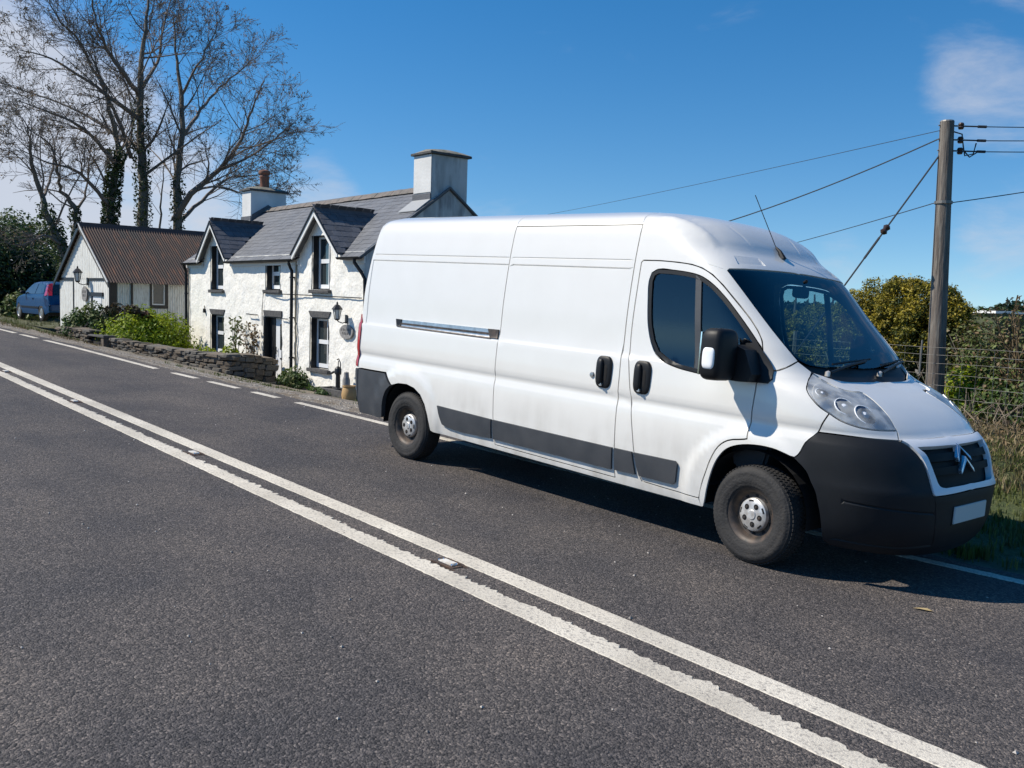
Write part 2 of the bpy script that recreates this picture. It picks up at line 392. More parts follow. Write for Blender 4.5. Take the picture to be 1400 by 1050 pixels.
# stretched height so that the nearly flat roof has room in the chart
_zz = list(np.linspace(2.30, 2.525, 300)); _vv = [2.30]
for i in range(1, 300): _vv.append(_vv[-1] + hypot(_zz[i] - _zz[i-1], Wf(_zz[i]) - Wf(_zz[i-1])))
def Vof(z): return z if z <= 2.30 else float(np.interp(z, _zz, _vv))
def Zof(v): return v if v <= 2.30 else float(np.interp(v, _vv, _zz))
def uc(z): return XF(z) - DD(z) + arc(z)[1][-1]
def ur(z):
    w = Wf(z) + flare(-5, z); rc = min(RC, w * .5); return XR(z) + RC - RC * (pi / 2) - (w - rc)
ZROWS = sorted(set([round(.16 + .042 * i, 4) for i in range(60)] + [.9, .975, 1.0, 1.03, 1.06, 1.25, 1.30, 1.318]))
def rounded(P, k=3):
    "spline through the traced outline, keeping its corners"
    n = len(P)
    if n > 60: return list(P)
    Q = [np.array(p[:2], float) for p in P]; out = []
    st = [abs(p[0]) > 50 for p in P]
    def corner(i):
        if st[i] or st[i - 1] or st[(i + 1) % n]: return True
        a = Q[i] - Q[i - 1]; b = Q[(i + 1) % n] - Q[i]; la, lb = np.linalg.norm(a), np.linalg.norm(b)
        if min(la, lb) < .25 * max(la, lb) and (a @ b) / (la * lb + 1e-12) < cos(radians(18)): return True
        return la < 1e-6 or lb < 1e-6 or (a @ b) / (la * lb) < cos(radians(42)) or max(la, lb) > .9
    C = [corner(i) for i in range(n)]
    for i in range(n):
        j = (i + 1) % n; out.append(tuple(Q[i]))
        L_ = np.linalg.norm(Q[j] - Q[i])
        if st[i] or st[j] or (C[i] and C[j]) or L_ > .9 or L_ < .02: continue
        def tan(m):
            a = Q[m] - Q[m - 1]; b = Q[(m + 1) % n] - Q[m]; t = a / np.linalg.norm(a) + b / np.linalg.norm(b); return t / np.linalg.norm(t) * L_
        d = Q[j] - Q[i]; ti = d if C[i] else tan(i); tj = d if C[j] else tan(j)
        for q in range(1, k):
            t = q / k; out.append(tuple(Q[i] * (2*t**3 - 3*t*t + 1) + ti * (t**3 - 2*t*t + t) + Q[j] * (3*t*t - 2*t**3) + tj * (t**3 - t*t)))
    return out
def panel(name, outline, m, parent, holes=(), shrink=.005, off=0., skirt=.016, mode='near', grooves=(), dents=(), fine=False, **kw):
    """a sheet of bodywork: outline in the chart, 99 = centre line at the front/roof, -99 = centre line at the rear.
    mode near: near side only; both: one sheet across the van; pair: two mirrored sheets"""
    outline = rounded(outline); holes = [rounded(h) for h in holes]
    pts = []
    n = len(outline)
    for i in range(n):
        a, b = outline[i], outline[(i + 1) % n]
        sa, sb = abs(a[0]) > 50, abs(b[0]) > 50
        if sa and sb and a[0] == b[0]:
            k = max(1, int(abs(Vof(a[1]) - Vof(b[1])) / .045))
        else:
            pa = (uc(a[1]) if a[0] > 50 else ur(a[1]) if a[0] < -50 else a[0], Vof(a[1]))
            pb = (uc(b[1]) if b[0] > 50 else ur(b[1]) if b[0] < -50 else b[0], Vof(b[1]))
            k = max(1, int(hypot(pa[0] - pb[0], pa[1] - pb[1]) / .05))
            if sa and sb: k = max(k, 60)
        for j in range(k):
            t = j / k
            if sa and sb and a[0] == b[0]:
                v = Vof(a[1]) + (Vof(b[1]) - Vof(a[1])) * t; z = Zof(v); pts.append((uc(z) if a[0] > 0 else ur(z), v, 1))
            else: pts.append((pa[0] + (pb[0] - pa[0]) * t, pa[1] + (pb[1] - pa[1]) * t, 1 if (j == 0 and sa) else 0))
    P2 = [(p[0], p[1]) for p in pts]; fl = [p[2] for p in pts]
    if shrink:
        S = shrink_poly(P2, shrink); P2 = [P2[i] if fl[i] else S[i] for i in range(len(P2))]
    H2 = []
    for h in holes:
        d = densify([(u, Vof(z)) for u, z in h], .05); A = shrink_poly(d, -shrink); H2.append(A)
    lines = []; loff = {}
    def strip(line, hw, depth):
        ln = densify([(u, Vof(z)) for u, z in line], .045, closed=False); A = np.array(ln)
        t = np.gradient(A, axis=0); nn = np.c_[-t[:, 1], t[:, 0]]; nn /= np.linalg.norm(nn, axis=1)[:, None]
        for k, d in ((0, depth), (1, 0.), (-1, 0.)) + (((.5, depth * .72), (-.5, depth * .72)) if hw > .01 else ()): 
            if hw > .01:
                s_ = np.r_[0, np.cumsum(np.linalg.norm(np.diff(A, axis=0), axis=1))]; tp = np.clip(np.minimum(s_, s_[-1] - s_) / .22, 0, 1); d = list(d * tp * tp * (3 - 2 * tp))
            lines.append(([tuple(q) for q in A + nn * hw * k], d))
    for g in grooves: strip(*g)
    keep = []
    for ln, d in lines:
        A = np.array(ln); ok = inside_mask(P2, A[:, 0], A[:, 1]) & (edge_dist(P2, A[:, 0], A[:, 1]) > .006)
        cur = []; cd = []; dl = d if isinstance(d, list) else [d] * len(ln)
        for q, o, dv in zip(ln, ok, dl):
            if o: cur.append(q); cd.append(dv)
            else:
                if len(cur) > 1: keep.append((cur, cd))
                cur = []; cd = []
        if len(cur) > 1: keep.append((cur, cd))
    dn = []
    for d in dents: dn.append(([(u, Vof(z)) for u, z in d[0]], d[1], d[2])); keep.append((densify(dn[-1][0], .04) + [dn[-1][0][0]], 0.)); S = shrink_poly(densify(dn[-1][0], .04), .012); keep.append((S + [S[0]], 'dent'))
    # grid
    A = np.array(P2); u0, v0 = A.min(0); u1, v1 = A.max(0)
    us = [u0]; 
    while us[-1] < u1: us.append(us[-1] + (.035 if fine or us[-1] > -1.0 or us[-1] < -4.9 else .085))
    vs = [z for z in ZROWS if v0 < z < min(v1, 2.30)] + list(np.arange(2.31, max(v1, 2.311), .05)) if not fine else list(np.arange(v0, v1, .03))
    U, Vv = np.meshgrid(us, vs); U = U.ravel() ; Vv = Vv.ravel()
    ok = inside_mask(P2, U, Vv) & (edge_dist(P2, U, Vv) > .014)
    for h in H2: ok &= ~inside_mask(h, U, Vv) & (edge_dist(h, U, Vv) > .014)
    for ln, d in keep:
        if ok.any():
            B = np.array(ln)
            dd = np.full(len(U), 1e9); 
            for i in range(len(B) - 1):
                a, b = B[i], B[i + 1]; ab = b - a; l = (ab @ ab) or 1e-12; t = np.clip(((U - a[0]) * ab[0] + (Vv - a[1]) * ab[1]) / l, 0, 1)
                dd = np.minimum(dd, np.hypot(U - a[0] - t * ab[0], Vv - a[1] - t * ab[1]))
            ok &= dd > (.038 if isinstance(d, list) and max(d) > .008 else .009)
    W, T, orig = tri2d(P2, H2, np.c_[U[ok], Vv[ok]], [k[0] for k in keep])
    nb = len(P2) + sum(len(h) for h in H2); depth = {}
    c = nb
    for ln, d in keep:
        for i in range(len(ln)): depth[c + i] = d[i] if isinstance(d, list) else d
        c += len(ln)
    used = np.unique(T); re = -np.ones(len(W), int); re[used] = np.arange(len(used)); T = re[T]
    X = []; Nn = []; DP = []
    for i in used:
        u, v = W[i]; z = Zof(v); dep = 0.
        for o in orig[i]:
            if o in depth:
                if depth[o] == 'dent': dep = None
                elif depth[o]: dep = depth[o]
        if dn and (dep is None or dep == 0.):
            for poly, top, bot in dn:
                if dep is None or (inside_mask(poly, np.array([u]), np.array([v]))[0] and edge_dist(poly, np.array([u]), np.array([v]))[0] > .011):
                    vv = [q[1] for q in poly]
                    if min(vv) - .001 <= v <= max(vv) + .001 and min(q[0] for q in poly) - .01 <= u <= max(q[0] for q in poly) + .01:
                        dep = -(bot + (top - bot) * (v - min(vv)) / (max(vv) - min(vv)))
            if dep is None: dep = 0.
        q = pt(u, z); nn = nrm(u, min(z, 2.515)); e = off + dep
        X.append([q[k] + nn[k] * e for k in range(3)]); Nn.append(nn); DP.append(dep)
    X = np.array(X); Nn = np.array(Nn)
    X[np.abs(X[:, 1]) < 6e-4, 1] = 0
    F = [tuple(t) for t in T]; V = [tuple(q) for q in X]
    # shading normals: the true surface normal, flat facets inside pressed grooves
    DP = np.array(DP); fn = np.cross(X[T[:, 1]] - X[T[:, 0]], X[T[:, 2]] - X[T[:, 0]]); fa = fn / (np.linalg.norm(fn, axis=1)[:, None] + 1e-12)
    gn = np.zeros_like(X); np.add.at(gn, T.ravel(), np.repeat(fn, 3, 0)); gn /= np.linalg.norm(gn, axis=1)[:, None] + 1e-12
    LN = Nn[T].copy(); hard = (DP[T] < -1e-6).any(1) | (np.abs(DP[T]) > 1).any(1); LN[hard] = fa[hard][:, None, :]
    soft = np.isin(T, np.unique(T[(DP[T] > 1e-6).any(1)])) if (DP > 1e-6).any() else np.zeros(T.shape, bool)
    soft &= ~hard[:, None]; LN[soft] = gn[T][soft]
    LN = [tuple(map(float, q)) for q in LN.reshape(-1, 3)]
    if skirt:
        cnt = {}
        for t in F:
            for k in range(3):
                e = (t[k], t[(k + 1) % 3]); cnt[frozenset(e)] = None if frozenset(e) in cnt else e
        mp = {}
        for e in cnt.values():
            if e is None: continue
            if X[e[0], 1] == 0 and X[e[1], 1] == 0 and mode == 'both': continue
            q = []
            for i in e:
                if i not in mp:
                    mp[i] = (len(V), len(V) + 1); V.append(tuple(X[i])); V.append(tuple(X[i] - Nn[i] * skirt))
                q.append(mp[i])
            f4 = (q[1][0], q[0][0], q[0][1], q[1][1]); F.append(f4)
            pa, pb, pc = (np.array(V[i]) for i in f4[:3]); w = np.cross(pb - pa, pc - pa); w = tuple(w / (np.linalg.norm(w) + 1e-12)); LN += [w] * 4
    def mir():
        ln2 = []; c = 0
        for f in F: ln2 += [(q[0], -q[1], q[2]) for q in reversed(LN[c:c + len(f)])]; c += len(f)
        return [(x, -y, z) for x, y, z in V], [tuple(reversed(f)) for f in F], ln2
    def fin(nm, V_, F_, ln_):
        me = mesh_of(nm, V_, F_, True); me.normals_split_custom_set(ln_); return obj(nm, me, m, parent, **kw)
    if mode == 'both':
        V2, F2, ln2 = mir(); idx = []; VV = list(V)
        for i, q in enumerate(V):
            if q[1] == 0: idx.append(i)
            else: idx.append(len(VV)); VV.append(V2[i])
        FF = F + [tuple(idx[i] for i in f) for f in F2]
        return fin(name, VV, FF, LN + ln2)
    o = fin(name, V, F, LN)
    if mode == 'pair': return o, fin(name, *mir())
    return o

QM = Matrix(((0.99948885, -0.00095865, 0.03195488, 0), (0, 0.9995503, 0.02998651, 0), (-0.03196926, -0.02997118, 0.99903939, 0), (0, 0, 0, 1)))
def roadpt(x, y, h=0.): return QM @ Vector((x, y, h))       # from road coordinates (x along the road) to the world

van = thing('delivery_van', 'large white high roof panel van parked half on the verge', 'van')
van.rotation_euler = QM.to_euler()

arch_r = [(-4.463, .36), (-4.431, .544), (-4.375, .65), (-4.285, .719), (-4.175, .748), (-4.032, .755), (-3.906, .733), (-3.799, .679), (-3.728, .594), (-3.686, .498), (-3.646, .345)]
arch_f = [(-.412, .30), (-.398, .345), (-.381, .433), (-.357, .529), (-.326, .625), (-.292, .69), (-.235, .755), (-.148, .797), (-.02, .821), (.124, .821), (.204, .806), (.278, .785)]
arch_b = [(.278, .785), (.365, .715), (.403, .652), (.439, .588), (.457, .522), (.473, .454), (.482, .369), (.484, .279)]
door_bottom = [(-.449, .359), (-.632, .361), (-.81, .366), (-.99, .374)]
door_rear = [(-.993, .378), (-1.033, .449), (-1.058, .532), (-1.078, .614), (-1.10, .742), (-1.125, .869), (-1.149, .994), (-1.164, 1.066), (-1.18, 1.145), (-1.195, 1.224), (-1.218, 1.344), (-1.227, 1.464), (-1.227, 1.6), (-1.226, 1.86), (-1.227, 2.04)]
door_top = [(-1.21, 2.056), (-1.046, 2.056), (-.879, 2.047), (-.752, 2.034), (-.655, 2.01), (-.56, 1.965), (-.461, 1.893), (-.365, 1.809), (-.299, 1.751), (-.205, 1.665), (-.137, 1.59), (-.096, 1.528), (-.075, 1.458)]
door_front = [(-.068, 1.37), (-.064, 1.25), (-.068, 1.15), (-.075, 1.04), (-.082, .923), (-.078, .855)]
door_arch = [(-.10, .848), (-.227, .819), (-.3, .766), (-.36, .66), (-.394, .561), (-.421, .479), (-.447, .362)]
win = [(-1.086, 1.636), (-1.105, 1.754), (-1.122, 1.898), (-1.107, 1.962), (-1.053, 1.990), (-.914, 1.987), (-.786, 1.976), (-.7, 1.963), (-.634, 1.944), (-.536, 1.893), (-.428, 1.812), (-.353, 1.745), (-.279, 1.675), (-.182, 1.578), (-.129, 1.521), (-.082, 1.465), (-.08, 1.25), (-.197, 1.238), (-.291, 1.239), (-.387, 1.243), (-.506, 1.25), (-.616, 1.259), (-.732, 1.272), (-.852, 1.30), (-.962, 1.352), (-1.027, 1.442), (-1.069, 1.557)]
winglass = shrink_poly(densify(win, .05), .030)
wing_top = [(-.054, 1.364), (-.02, 1.336), (.044, 1.335), (.103, 1.362), (.18, 1.408)]
ws_near = [(.179, 1.412), (.146, 1.44), (.048, 1.527), (-.044, 1.611), (-.114, 1.677), (-.186, 1.745), (-.26, 1.816), (-.334, 1.886), (-.43, 1.975), (-.462, 2.003), (-.454, 2.014)]
ws_top = [(-.336, 2.023), (-.251, 2.027), (-.133, 2.032), (-.0, 2.036), (.144, 2.040), (.25, 2.042)]
ws_bot = [(.3, 1.344), (.395, 1.326), (.503, 1.308), (.652, 1.292), (.915, 1.287)]
hl_top = [(.305, 1.334), (.392, 1.3), (.478, 1.269), (.565, 1.245), (.67, 1.234), (.785, 1.226), (.845, 1.192), (.89, 1.146), (.922, 1.098), (.940, 1.036), (.947, 1.022)]
hl_low = [(.305, 1.334), (.282, 1.297), (.278, 1.252), (.302, 1.216), (.341, 1.179), (.397, 1.135), (.460, 1.103), (.530, 1.067), (.60, 1.045), (.666, 1.031), (.752, 1.023), (.831, 1.021), (.947, 1.022)]
bumper_top = [(.278, .785), (.304, .812), (.339, .895), (.403, .973), (.488, .974), (.57, .973), (.647, .971), (.727, .968), (.824, .966), (.934, .962)]
slide = [(-2.742, 2.331), (-2.741, 1.9), (-2.741, 1.5), (-2.742, 1.10), (-2.74, .95), (-2.733, .84), (-2.727, .728), (-2.722, .6), (-2.713, .485), (-2.696, .367), (-2.25, .361), (-1.83, .356), (-1.45, .351), (-1.264, .348), (-1.268, .45), (-1.274, .64), (-1.278, .87), (-1.283, .98), (-1.282, 1.14), (-1.288, 1.3), (-1.29, 1.6), (-1.291, 2.0), (-1.292, 2.335)]
groove_r = [(-4.895, 1.32), (-4.90, 1.52), (-4.90, 1.78), (-4.90, 1.987), (-4.6, 1.987), (-4.0, 1.987), (-3.3, 1.987), (-2.752, 1.987)]
RB, RL = [(-4.701, .829), (-4.424, .833), (-4.303, .722)], None

white = M['van_paint']
body_outline = [(-99, .829), (-5.2, .829)] + RB + arch_r[3:] + [(-3.60, .334), (-3.0, .325), (-2.0, .312), (-1.2, .302), (-.42, .297), (-.447, .352)] + door_bottom + door_rear + door_top + door_front[:0] + [(-.07, 1.40)] + wing_top + ws_near + ws_top + [(99, 2.042), (99, 2.525), (-99, 2.525)]
ridge = [(-1.25, 2.415), (-1.108, 2.395), (-.917, 2.347), (-.768, 2.285), (-.60, 2.19), (-.56, 2.155)]
recess = [(-.445, 2.122), (-.166, 2.130), (-.085, 2.07), (-.394, 2.056)]
panel('body', body_outline, white, van, holes=[slide], mode='both', skirt=.02,
      grooves=[(groove_r, .008, -.013), ([(-4.86, 2.05), (-3.6, 2.05), (-2.752, 2.051)], .007, -.008), ([(-2.746, 2.355), (-2.765, 2.40), (-2.78, 2.46)], .006, -.005), ([(-1.30, 2.36), (-1.33, 2.41), (-1.36, 2.46)], .006, -.005),
               (ridge, .035, .016), ([(-.62, 2.385), (-.573, 2.369), (-.374, 2.289), (-.20, 2.185)], .012, -.003), ([(-.46, 2.0), (-.6, 2.035)], .004, -.003)],
      dents=[(recess, 0., .015)])
panel('sliding_door', slide, white, van, mode='pair', grooves=[([(-2.735, 1.987), (-1.9, 1.988), (-1.3, 1.988)], .008, -.013), ([(-2.735, 2.052), (-1.3, 2.056)], .006, -.006)])
door_out = list(reversed(door_rear)) + list(reversed(door_bottom)) + list(reversed(door_arch)) + list(reversed(door_front)) + list(reversed(door_top))
doors = panel('front_door', door_out, white, van, holes=[win], mode='pair')
panel('door_seal', shrink_poly(densify(door_out, .08), -.035), M['dark_void'], van, holes=[shrink_poly(densify(door_out, .08), .045)], mode='pair', off=-.028, skirt=0, shrink=0)
wing_out = [(-.066, 1.36)] + wing_top + [(.236, 1.378), (.3, 1.344)] + hl_low[1:7] + [(.431, 1.04), (.403, .973)] + list(reversed(bumper_top[:3])) + list(reversed(arch_f)) + [(-.43, .297)] + list(reversed(door_arch)) + list(reversed(door_front))
panel('wing', wing_out, white, van, mode='pair')
panel('bonnet', [(.3, 1.344)] + ws_bot[1:] + [(99, 1.287), (99, .965), (1.151, .964), (.934, .963), (.947, 1.022)] + list(reversed(hl_top[:-1])), white, van, mode='both')
panel('headlight_surround', hl_low[6:] + [(.934, .963)] + list(reversed(bumper_top[3:-1])) + [(.431, 1.04)], white, van, mode='pair')
# plan of the front bumper with the white grille frame cut out of it
U_out = [(.938, .960), (1.007, .936), (1.086, .886), (1.134, .833), (1.178, .739), (1.21, .645), (1.224, .632), (1.418, .636)]
U_in = [(1.089, .922), (1.16, .884), (1.194, .832), (1.239, .75), (1.273, .695), (1.31, .680), (1.432, .677)]
panel('front_bumper', list(reversed(arch_b)) + bumper_top[1:] + U_out[1:] + [(99, .638), (99, .21), (.9, .22), (.52, .245)], M['bumper_plastic'], van, mode='both', skirt=.05, off=.006, grooves=[([(.62, .56), (.95, .54), (1.22, .52)], .010, -.006), ([(1.232, .622), (1.245, .50), (1.24, .32)], .006, -.006), ([(.56, .30), (.95, .285), (1.22, .30)], .008, -.006)])
panel('grille_frame', [(.945, .962), (1.15, .963), (99, .963), (99, .916), (1.3, .919)] + U_in + [(99, .677), (99, .641)] + list(reversed(U_out[:-1])), M['white_plastic'], van, mode='both', shrink=.003, off=.014, skirt=.04)
M['grille_black'] = mat('grille_black', (.006, .007, .008), .6, spec=.12)
gr = panel('grille', [(1.08, .925), (99, .925), (99, .67), (1.3, .67)] + list(reversed(U_in[:-1])), M['grille_black'], van, mode='both', off=-.03, skirt=0, shrink=0)
for zz in (.86, .775):
    panel('grille_bar', [(1.15 if zz > .8 else 1.21, zz + .028), (99, zz + .028), (99, zz - .02), (1.18 if zz > .8 else 1.235, zz - .02)], M['grille_black'], gr, mode='both', off=-.004, skirt=.03, shrink=0)
# double chevron emblem
em = MB()
for zc in (.895, .818):
    for s in (-1, 1):
        pts = [(0, zc + .043), (s * .105, zc - .043), (s * .105, zc - .072), (0, zc + .014)]
        xf_ = lambda y, z: XF(z) + .016 - .10 * abs(y)
        V = [(xf_(y, z) + .012, y, z) for y, z in pts] + [(xf_(y, z) - .02, y, z) for y, z in pts]
        em.add(V, [(0, 1, 2, 3), (7, 6, 5, 4), (0, 4, 5, 1), (1, 5, 6, 2), (2, 6, 7, 3), (3, 7, 4, 0)])
em.build('chevron_emblem', mat('badge_chrome', (.55, .58, .62), .25, .9), gr, bevel=.003)
# number plate (blank, as in the photo)
MB().box((1.032, -.262, .434), (1.044, .262, .548)).build('number_plate', M['plate_grey'], van, bevel=.003)
MB().box((1.008, -.275, .42), (1.033, .275, .56)).build('plate_holder', M['black_plastic'], van, bevel=.004)
# rear bumper
panel('rear_bumper', [(-99, .822), (-5.2, .822)] + [(-4.71, .822), (-4.428, .826), (-4.31, .722)] + list(reversed(arch_r[:4])) + [(-4.5, .345), (-4.8, .345), (-99, .345)], M['grey_plastic'], van, mode='both', off=.014, skirt=.05, grooves=[([(-4.93, .81), (-4.93, .36)], .01, -.008)])
panel('tail_light', [(-5.01, 1.41), (-4.955, 1.33), (-4.945, 1.1), (-4.95, .84), (-5.06, .84), (-5.06, 1.30)], M['red_lens'], van, mode='pair', off=.012, skirt=.02, fine=True)
# windscreen, cowl, lamps
wsl = [(.185, 1.418)] + ws_near[1:] + ws_top + [(99, 2.042), (99, 1.372), (.66, 1.378), (.30, 1.385)]
panel('windscreen', wsl, M['glass_wind'], van, mode='both', off=-.006, skirt=0, shrink=.002, fine=True)
band = [(q[0], q[1]) for q in ws_near[1:]] + ws_top + [(99, 2.042), (99, 2.0), (.25, 2.0), (-.25, 1.985), (-.40, 1.955), (-.31, 1.86), (-.1, 1.66), (.08, 1.50), (.19, 1.418)]
panel('windscreen_seal', band, M['black_plastic'], van, mode='both', off=-.011, skirt=0, shrink=.001, fine=True)
panel('scuttle', [(.19, 1.41), (.236, 1.378), (.3, 1.346)] + ws_bot[1:] + [(99, 1.289), (99, 1.376), (.66, 1.382), (.30, 1.388)], M['black_plastic'], van, mode='both', off=-.02, skirt=0, shrink=0, fine=True)
M['lamp_bowl'] = mat('lamp_bowl', (.03, .045, .085), .2, .0)
hl = list(hl_low[:-1]) + list(reversed(hl_top[1:]))
M['lamp_silver'] = mat('lamp_silver', (.93, .93, .93), .25, .0, var=(.74, .77, .82), vscale=11)
lenses = panel('headlight', hl, M['lamp_silver'], van, mode='pair', off=-.026, skirt=-.026, fine=True)
for o, sg in zip(lenses, (1, -1)):
    q = panel('lens', hl, M['glass_lens'], None, mode='pair', off=.002, skirt=0, fine=True)
    for k, w in enumerate(q):
        if (k == 0) == (sg == 1): w.parent = o
        else: bpy.data.objects.remove(w)
    for (u, z, r, mm) in ((.705, 1.112, .074, 'chrome'), (.550, 1.156, .064, 'chrome'), (.388, 1.226, .042, 'chrome')):
        p0 = Vector(pt(u, z, 0)); nn = Vector(nrm(u, z)); fw = (nn + Vector((.12, 0, 0))).normalized()
        b = MB(); b.lathe([(r * 1.0, -.006), (r * .97, .008), (r * .80, .010), (r * .3, .008), (.0001, .008)], n=24); b.lathe([(r * 1.10, -.006), (r * 1.09, .011), (r * 1.02, .012), (r * 1.0, -.002)], n=24, mi=1); b.lathe([(r * .42, .0075), (r * .40, .012), (r * .22, .015), (.0001, .016)], n=14, mi=1)
        rot = fw.to_track_quat('Z', 'Y').to_matrix().to_4x4(); rot.translation = p0 - nn * .014
        b.v = [tuple(rot @ Vector(v)) for v in b.v]
        if sg < 0: b.v = [(x, -y, z) for x, y, z in b.v]
        b.build('lamp_bowl', [M['lamp_bowl'], M['lamp_silver']], o, smooth=True)
# windows in the doors
for o, sg in zip(doors, (1, -1)):
    def one(name, poly, m, **kw):
        a, b = panel(name, poly, m, o, mode='pair', **kw)
        keep, drop = (a, b) if sg == 1 else (b, a); bpy.data.objects.remove(drop); return keep
    one('window_glass', winglass, M['glass_cab'], off=-.015, skirt=0, shrink=-.004, fine=True)
    one('window_seal', densify(win, .05), M['black_plastic'], holes=[winglass], off=-.004, skirt=.02, shrink=.001, fine=True)
    one('window_divider', [(-.700, 1.955), (-.648, 1.945), (-.546, 1.27), (-.596, 1.27)], M['grey_plastic'], off=-.004, skirt=.012, shrink=0, fine=True)
    one('mirror_mount', [(-.21, 1.236), (-.22, 1.40), (-.19, 1.50), (-.12, 1.505), (-.078, 1.462), (-.02, 1.40), (.025, 1.34), (.045, 1.275), (.02, 1.245)], M['black_plastic'], off=.022, skirt=.04, shrink=0, fine=True)
# wing mirrors
def supers(c, h, e=.45, nu=20, nv=12):
    V = []; F = []
    f = lambda w, p: copysign(abs(w) ** p, w)
    for j in range(nv + 1):
        b = -pi / 2 + pi * j / nv
        for i in range(nu):
            a = 2 * pi * i / nu
            V.append((c[0] + h[0] * f(cos(b), e) * f(cos(a), e), c[1] + h[1] * f(cos(b), e) * f(sin(a), e), c[2] + h[2] * f(sin(b), e)))
    for j in range(nv):
        for i in range(nu): F.append((j * nu + i, j * nu + (i + 1) % nu, (j + 1) * nu + (i + 1) % nu, (j + 1) * nu + i))
    return V, F
for sg in (1, -1):
    b = MB(); b.add(*supers((-.245, -1.205, 1.415), (.085, .115, .178)))
    b.v = [(x + .10 * (y + 1.2), y, z + .03 * (x + .24)) for x, y, z in b.v]
    b.prism([(-.30, 1.245), (-.06, 1.25), (-.03, 1.30), (-.10, 1.46), (-.19, 1.49), (-.30, 1.48)], -1.12, -.98)
    b.tube([(-.165, -1.10, 1.28), (-.16, -1.09, 1.45)], .012, 6)
    fold = lambda L: [((x + .24) * .95 - .37, -(-1.08 + (y + 1.2) * .35), z) for x, y, z in L]
    if sg < 0: b.v = fold(b.v)
    o = b.build('wing_mirror', M['black_plastic'], van, smooth=True)
    b = MB(); b.add(*supers((-.250, -1.300, 1.388), (.05, .030, .075), .5)); b.v = b.v if sg > 0 else fold(b.v)
    b.build('indicator_lens', M['lamp_silver'], o, smooth=True)
    b = MB(); b.box((-.345, -1.29, 1.27), (-.335, -1.12, 1.56)); b.v = b.v if sg > 0 else fold(b.v); b.build('mirror_glass', M['chrome'], o)
# side protection strips
for nm, poly in (('a', [(-3.533, .614), (-2.735, .597), (-2.735, .418), (-3.36, .417), (-3.455, .438), (-3.499, .513)]), ('b', [(-2.717, .597), (-1.285, .589), (-1.288, .410), (-2.712, .417)]),
                 ('c', [(-1.266, .590), (-1.083, .590), (-1.043, .415), (-1.258, .413)]), ('d', [(-1.069, .589), (-.67, .594), (-.645, .575), (-.660, .433), (-.686, .412), (-1.010, .413)])):
    panel('side_moulding', poly, M['grey_plastic'], van, mode='pair', off=.018, skirt=.022, shrink=.003, fine=True)
# sliding door rail
rl = panel('door_rail', [(-4.335, 1.392), (-2.857, 1.400), (-2.85, 1.311), (-4.29, 1.316)], M['aluminium'], van, off=.006, skirt=.01, shrink=0, fine=True)
panel('rail_slot', [(-4.27, 1.362), (-2.87, 1.366), (-2.87, 1.345), (-4.27, 1.343)], M['dark_steel'], rl, off=.009, skirt=.004, shrink=0, fine=True)
panel('rail_edge', [(-4.30, 1.328), (-2.85, 1.325), (-2.85, 1.308), (-4.29, 1.312)], M['dark_steel'], rl, off=.010, skirt=.006, shrink=0, fine=True)
panel('rail_cap', [(-4.345, 1.395), (-4.245, 1.395), (-4.255, 1.313), (-4.32, 1.316)], M['black_plastic'], rl, off=.012, skirt=.01, shrink=0, fine=True)
panel('roller_arm', [(-2.90, 1.40), (-2.755, 1.402), (-2.755, 1.315), (-2.86, 1.318)], M['dark_steel'], rl, off=.014, skirt=.012, shrink=0, fine=True)
# handles
def handle(u, z, hinge):
    p0 = Vector(pt(u, z)); nn = Vector(nrm(u, z)); b = MB(); b.add(*supers((0, 0, 0), (.082, .024, .128), .55)); b.add(*supers((-.02 * hinge, -.02, .0), (.030, .03, .105), .6))
    rot = Matrix.Rotation(0, 4, 'Z'); b.v = [tuple(Vector(v) + p0) for v in b.v]
    o = b.build('door_handle', M['black_plastic'], van, smooth=True)
    b = MB(); b.add(*supers((p0.x + .03, p0.y - .012, p0.z - .005), (.024, .014, .08), .6)); b.build('handle_recess', M['dark_void'], o, smooth=True)
    b = MB(); b.lathe([(.0001, -.037), (.014, -.036), (.015, -.02)], (p0.x - .005, p0.y, p0.z - .098), 'y', 14); b.build('lock', M['aluminium'], o, smooth=True)
handle(-1.442, 1.165, 1); handle(-1.052, 1.165, 1)
p0 = pt(-1.565, 1.13); MB().lathe([(.0001, -.014), (.018, -.013), (.024, -.006), (.026, .01)], p0, 'y', 18).build('key_lock', M['aluminium'], van, smooth=True)
# fuel-flap free near side; aerial on the roof
b = MB(); b.tube([(-.565, 0, 2.15), (-.60, 0, 2.21), (-.64, 0, 2.245)], [.03, .016, .008], 8); b.tube([(-.64, 0, 2.245), (-.875, 0, 2.66)], .0035, 5); b.build('aerial', M['black_plastic'], van, smooth=True)
# wipers
for (y0, y1) in ((-.60, .02), (.16, .72)):
    b = MB()
    q0 = Vector(pt(uc(1.32) + y0 * .98, 1.318, 0)) + Vector((.012, 0, .03)); q1 = Vector(pt(uc(1.40) + y1 * .95, 1.40)) + Vector((.02, 0, .025))
    b.tube([q0 - Vector((.0, 0, .03)), q0, q0.lerp(q1, .5) + Vector((.012, 0, .012)), q1], .009, 6)
    c = Vector(pt(uc(1.38) + (y0 + .1) * .95, 1.385)) + Vector((.014, 0, .014)); e = Vector(pt(uc(1.42) + (y1 + .12) * .95, 1.425)) + Vector((.014, 0, .014)); b.tube([c, c.lerp(e, .5) + Vector((.02, 0, .004)), e], .008, 5)
    o = b.build('wiper', M['black_plastic'], van, smooth=True)
    b = MB(); b.lathe([(.022, -.01), (.02, .02), (.0001, .03)], tuple(q0 - Vector((.02, 0, .02))), 'z', 12); b.build('wiper_cap', M['silver_cap'], o, smooth=True)

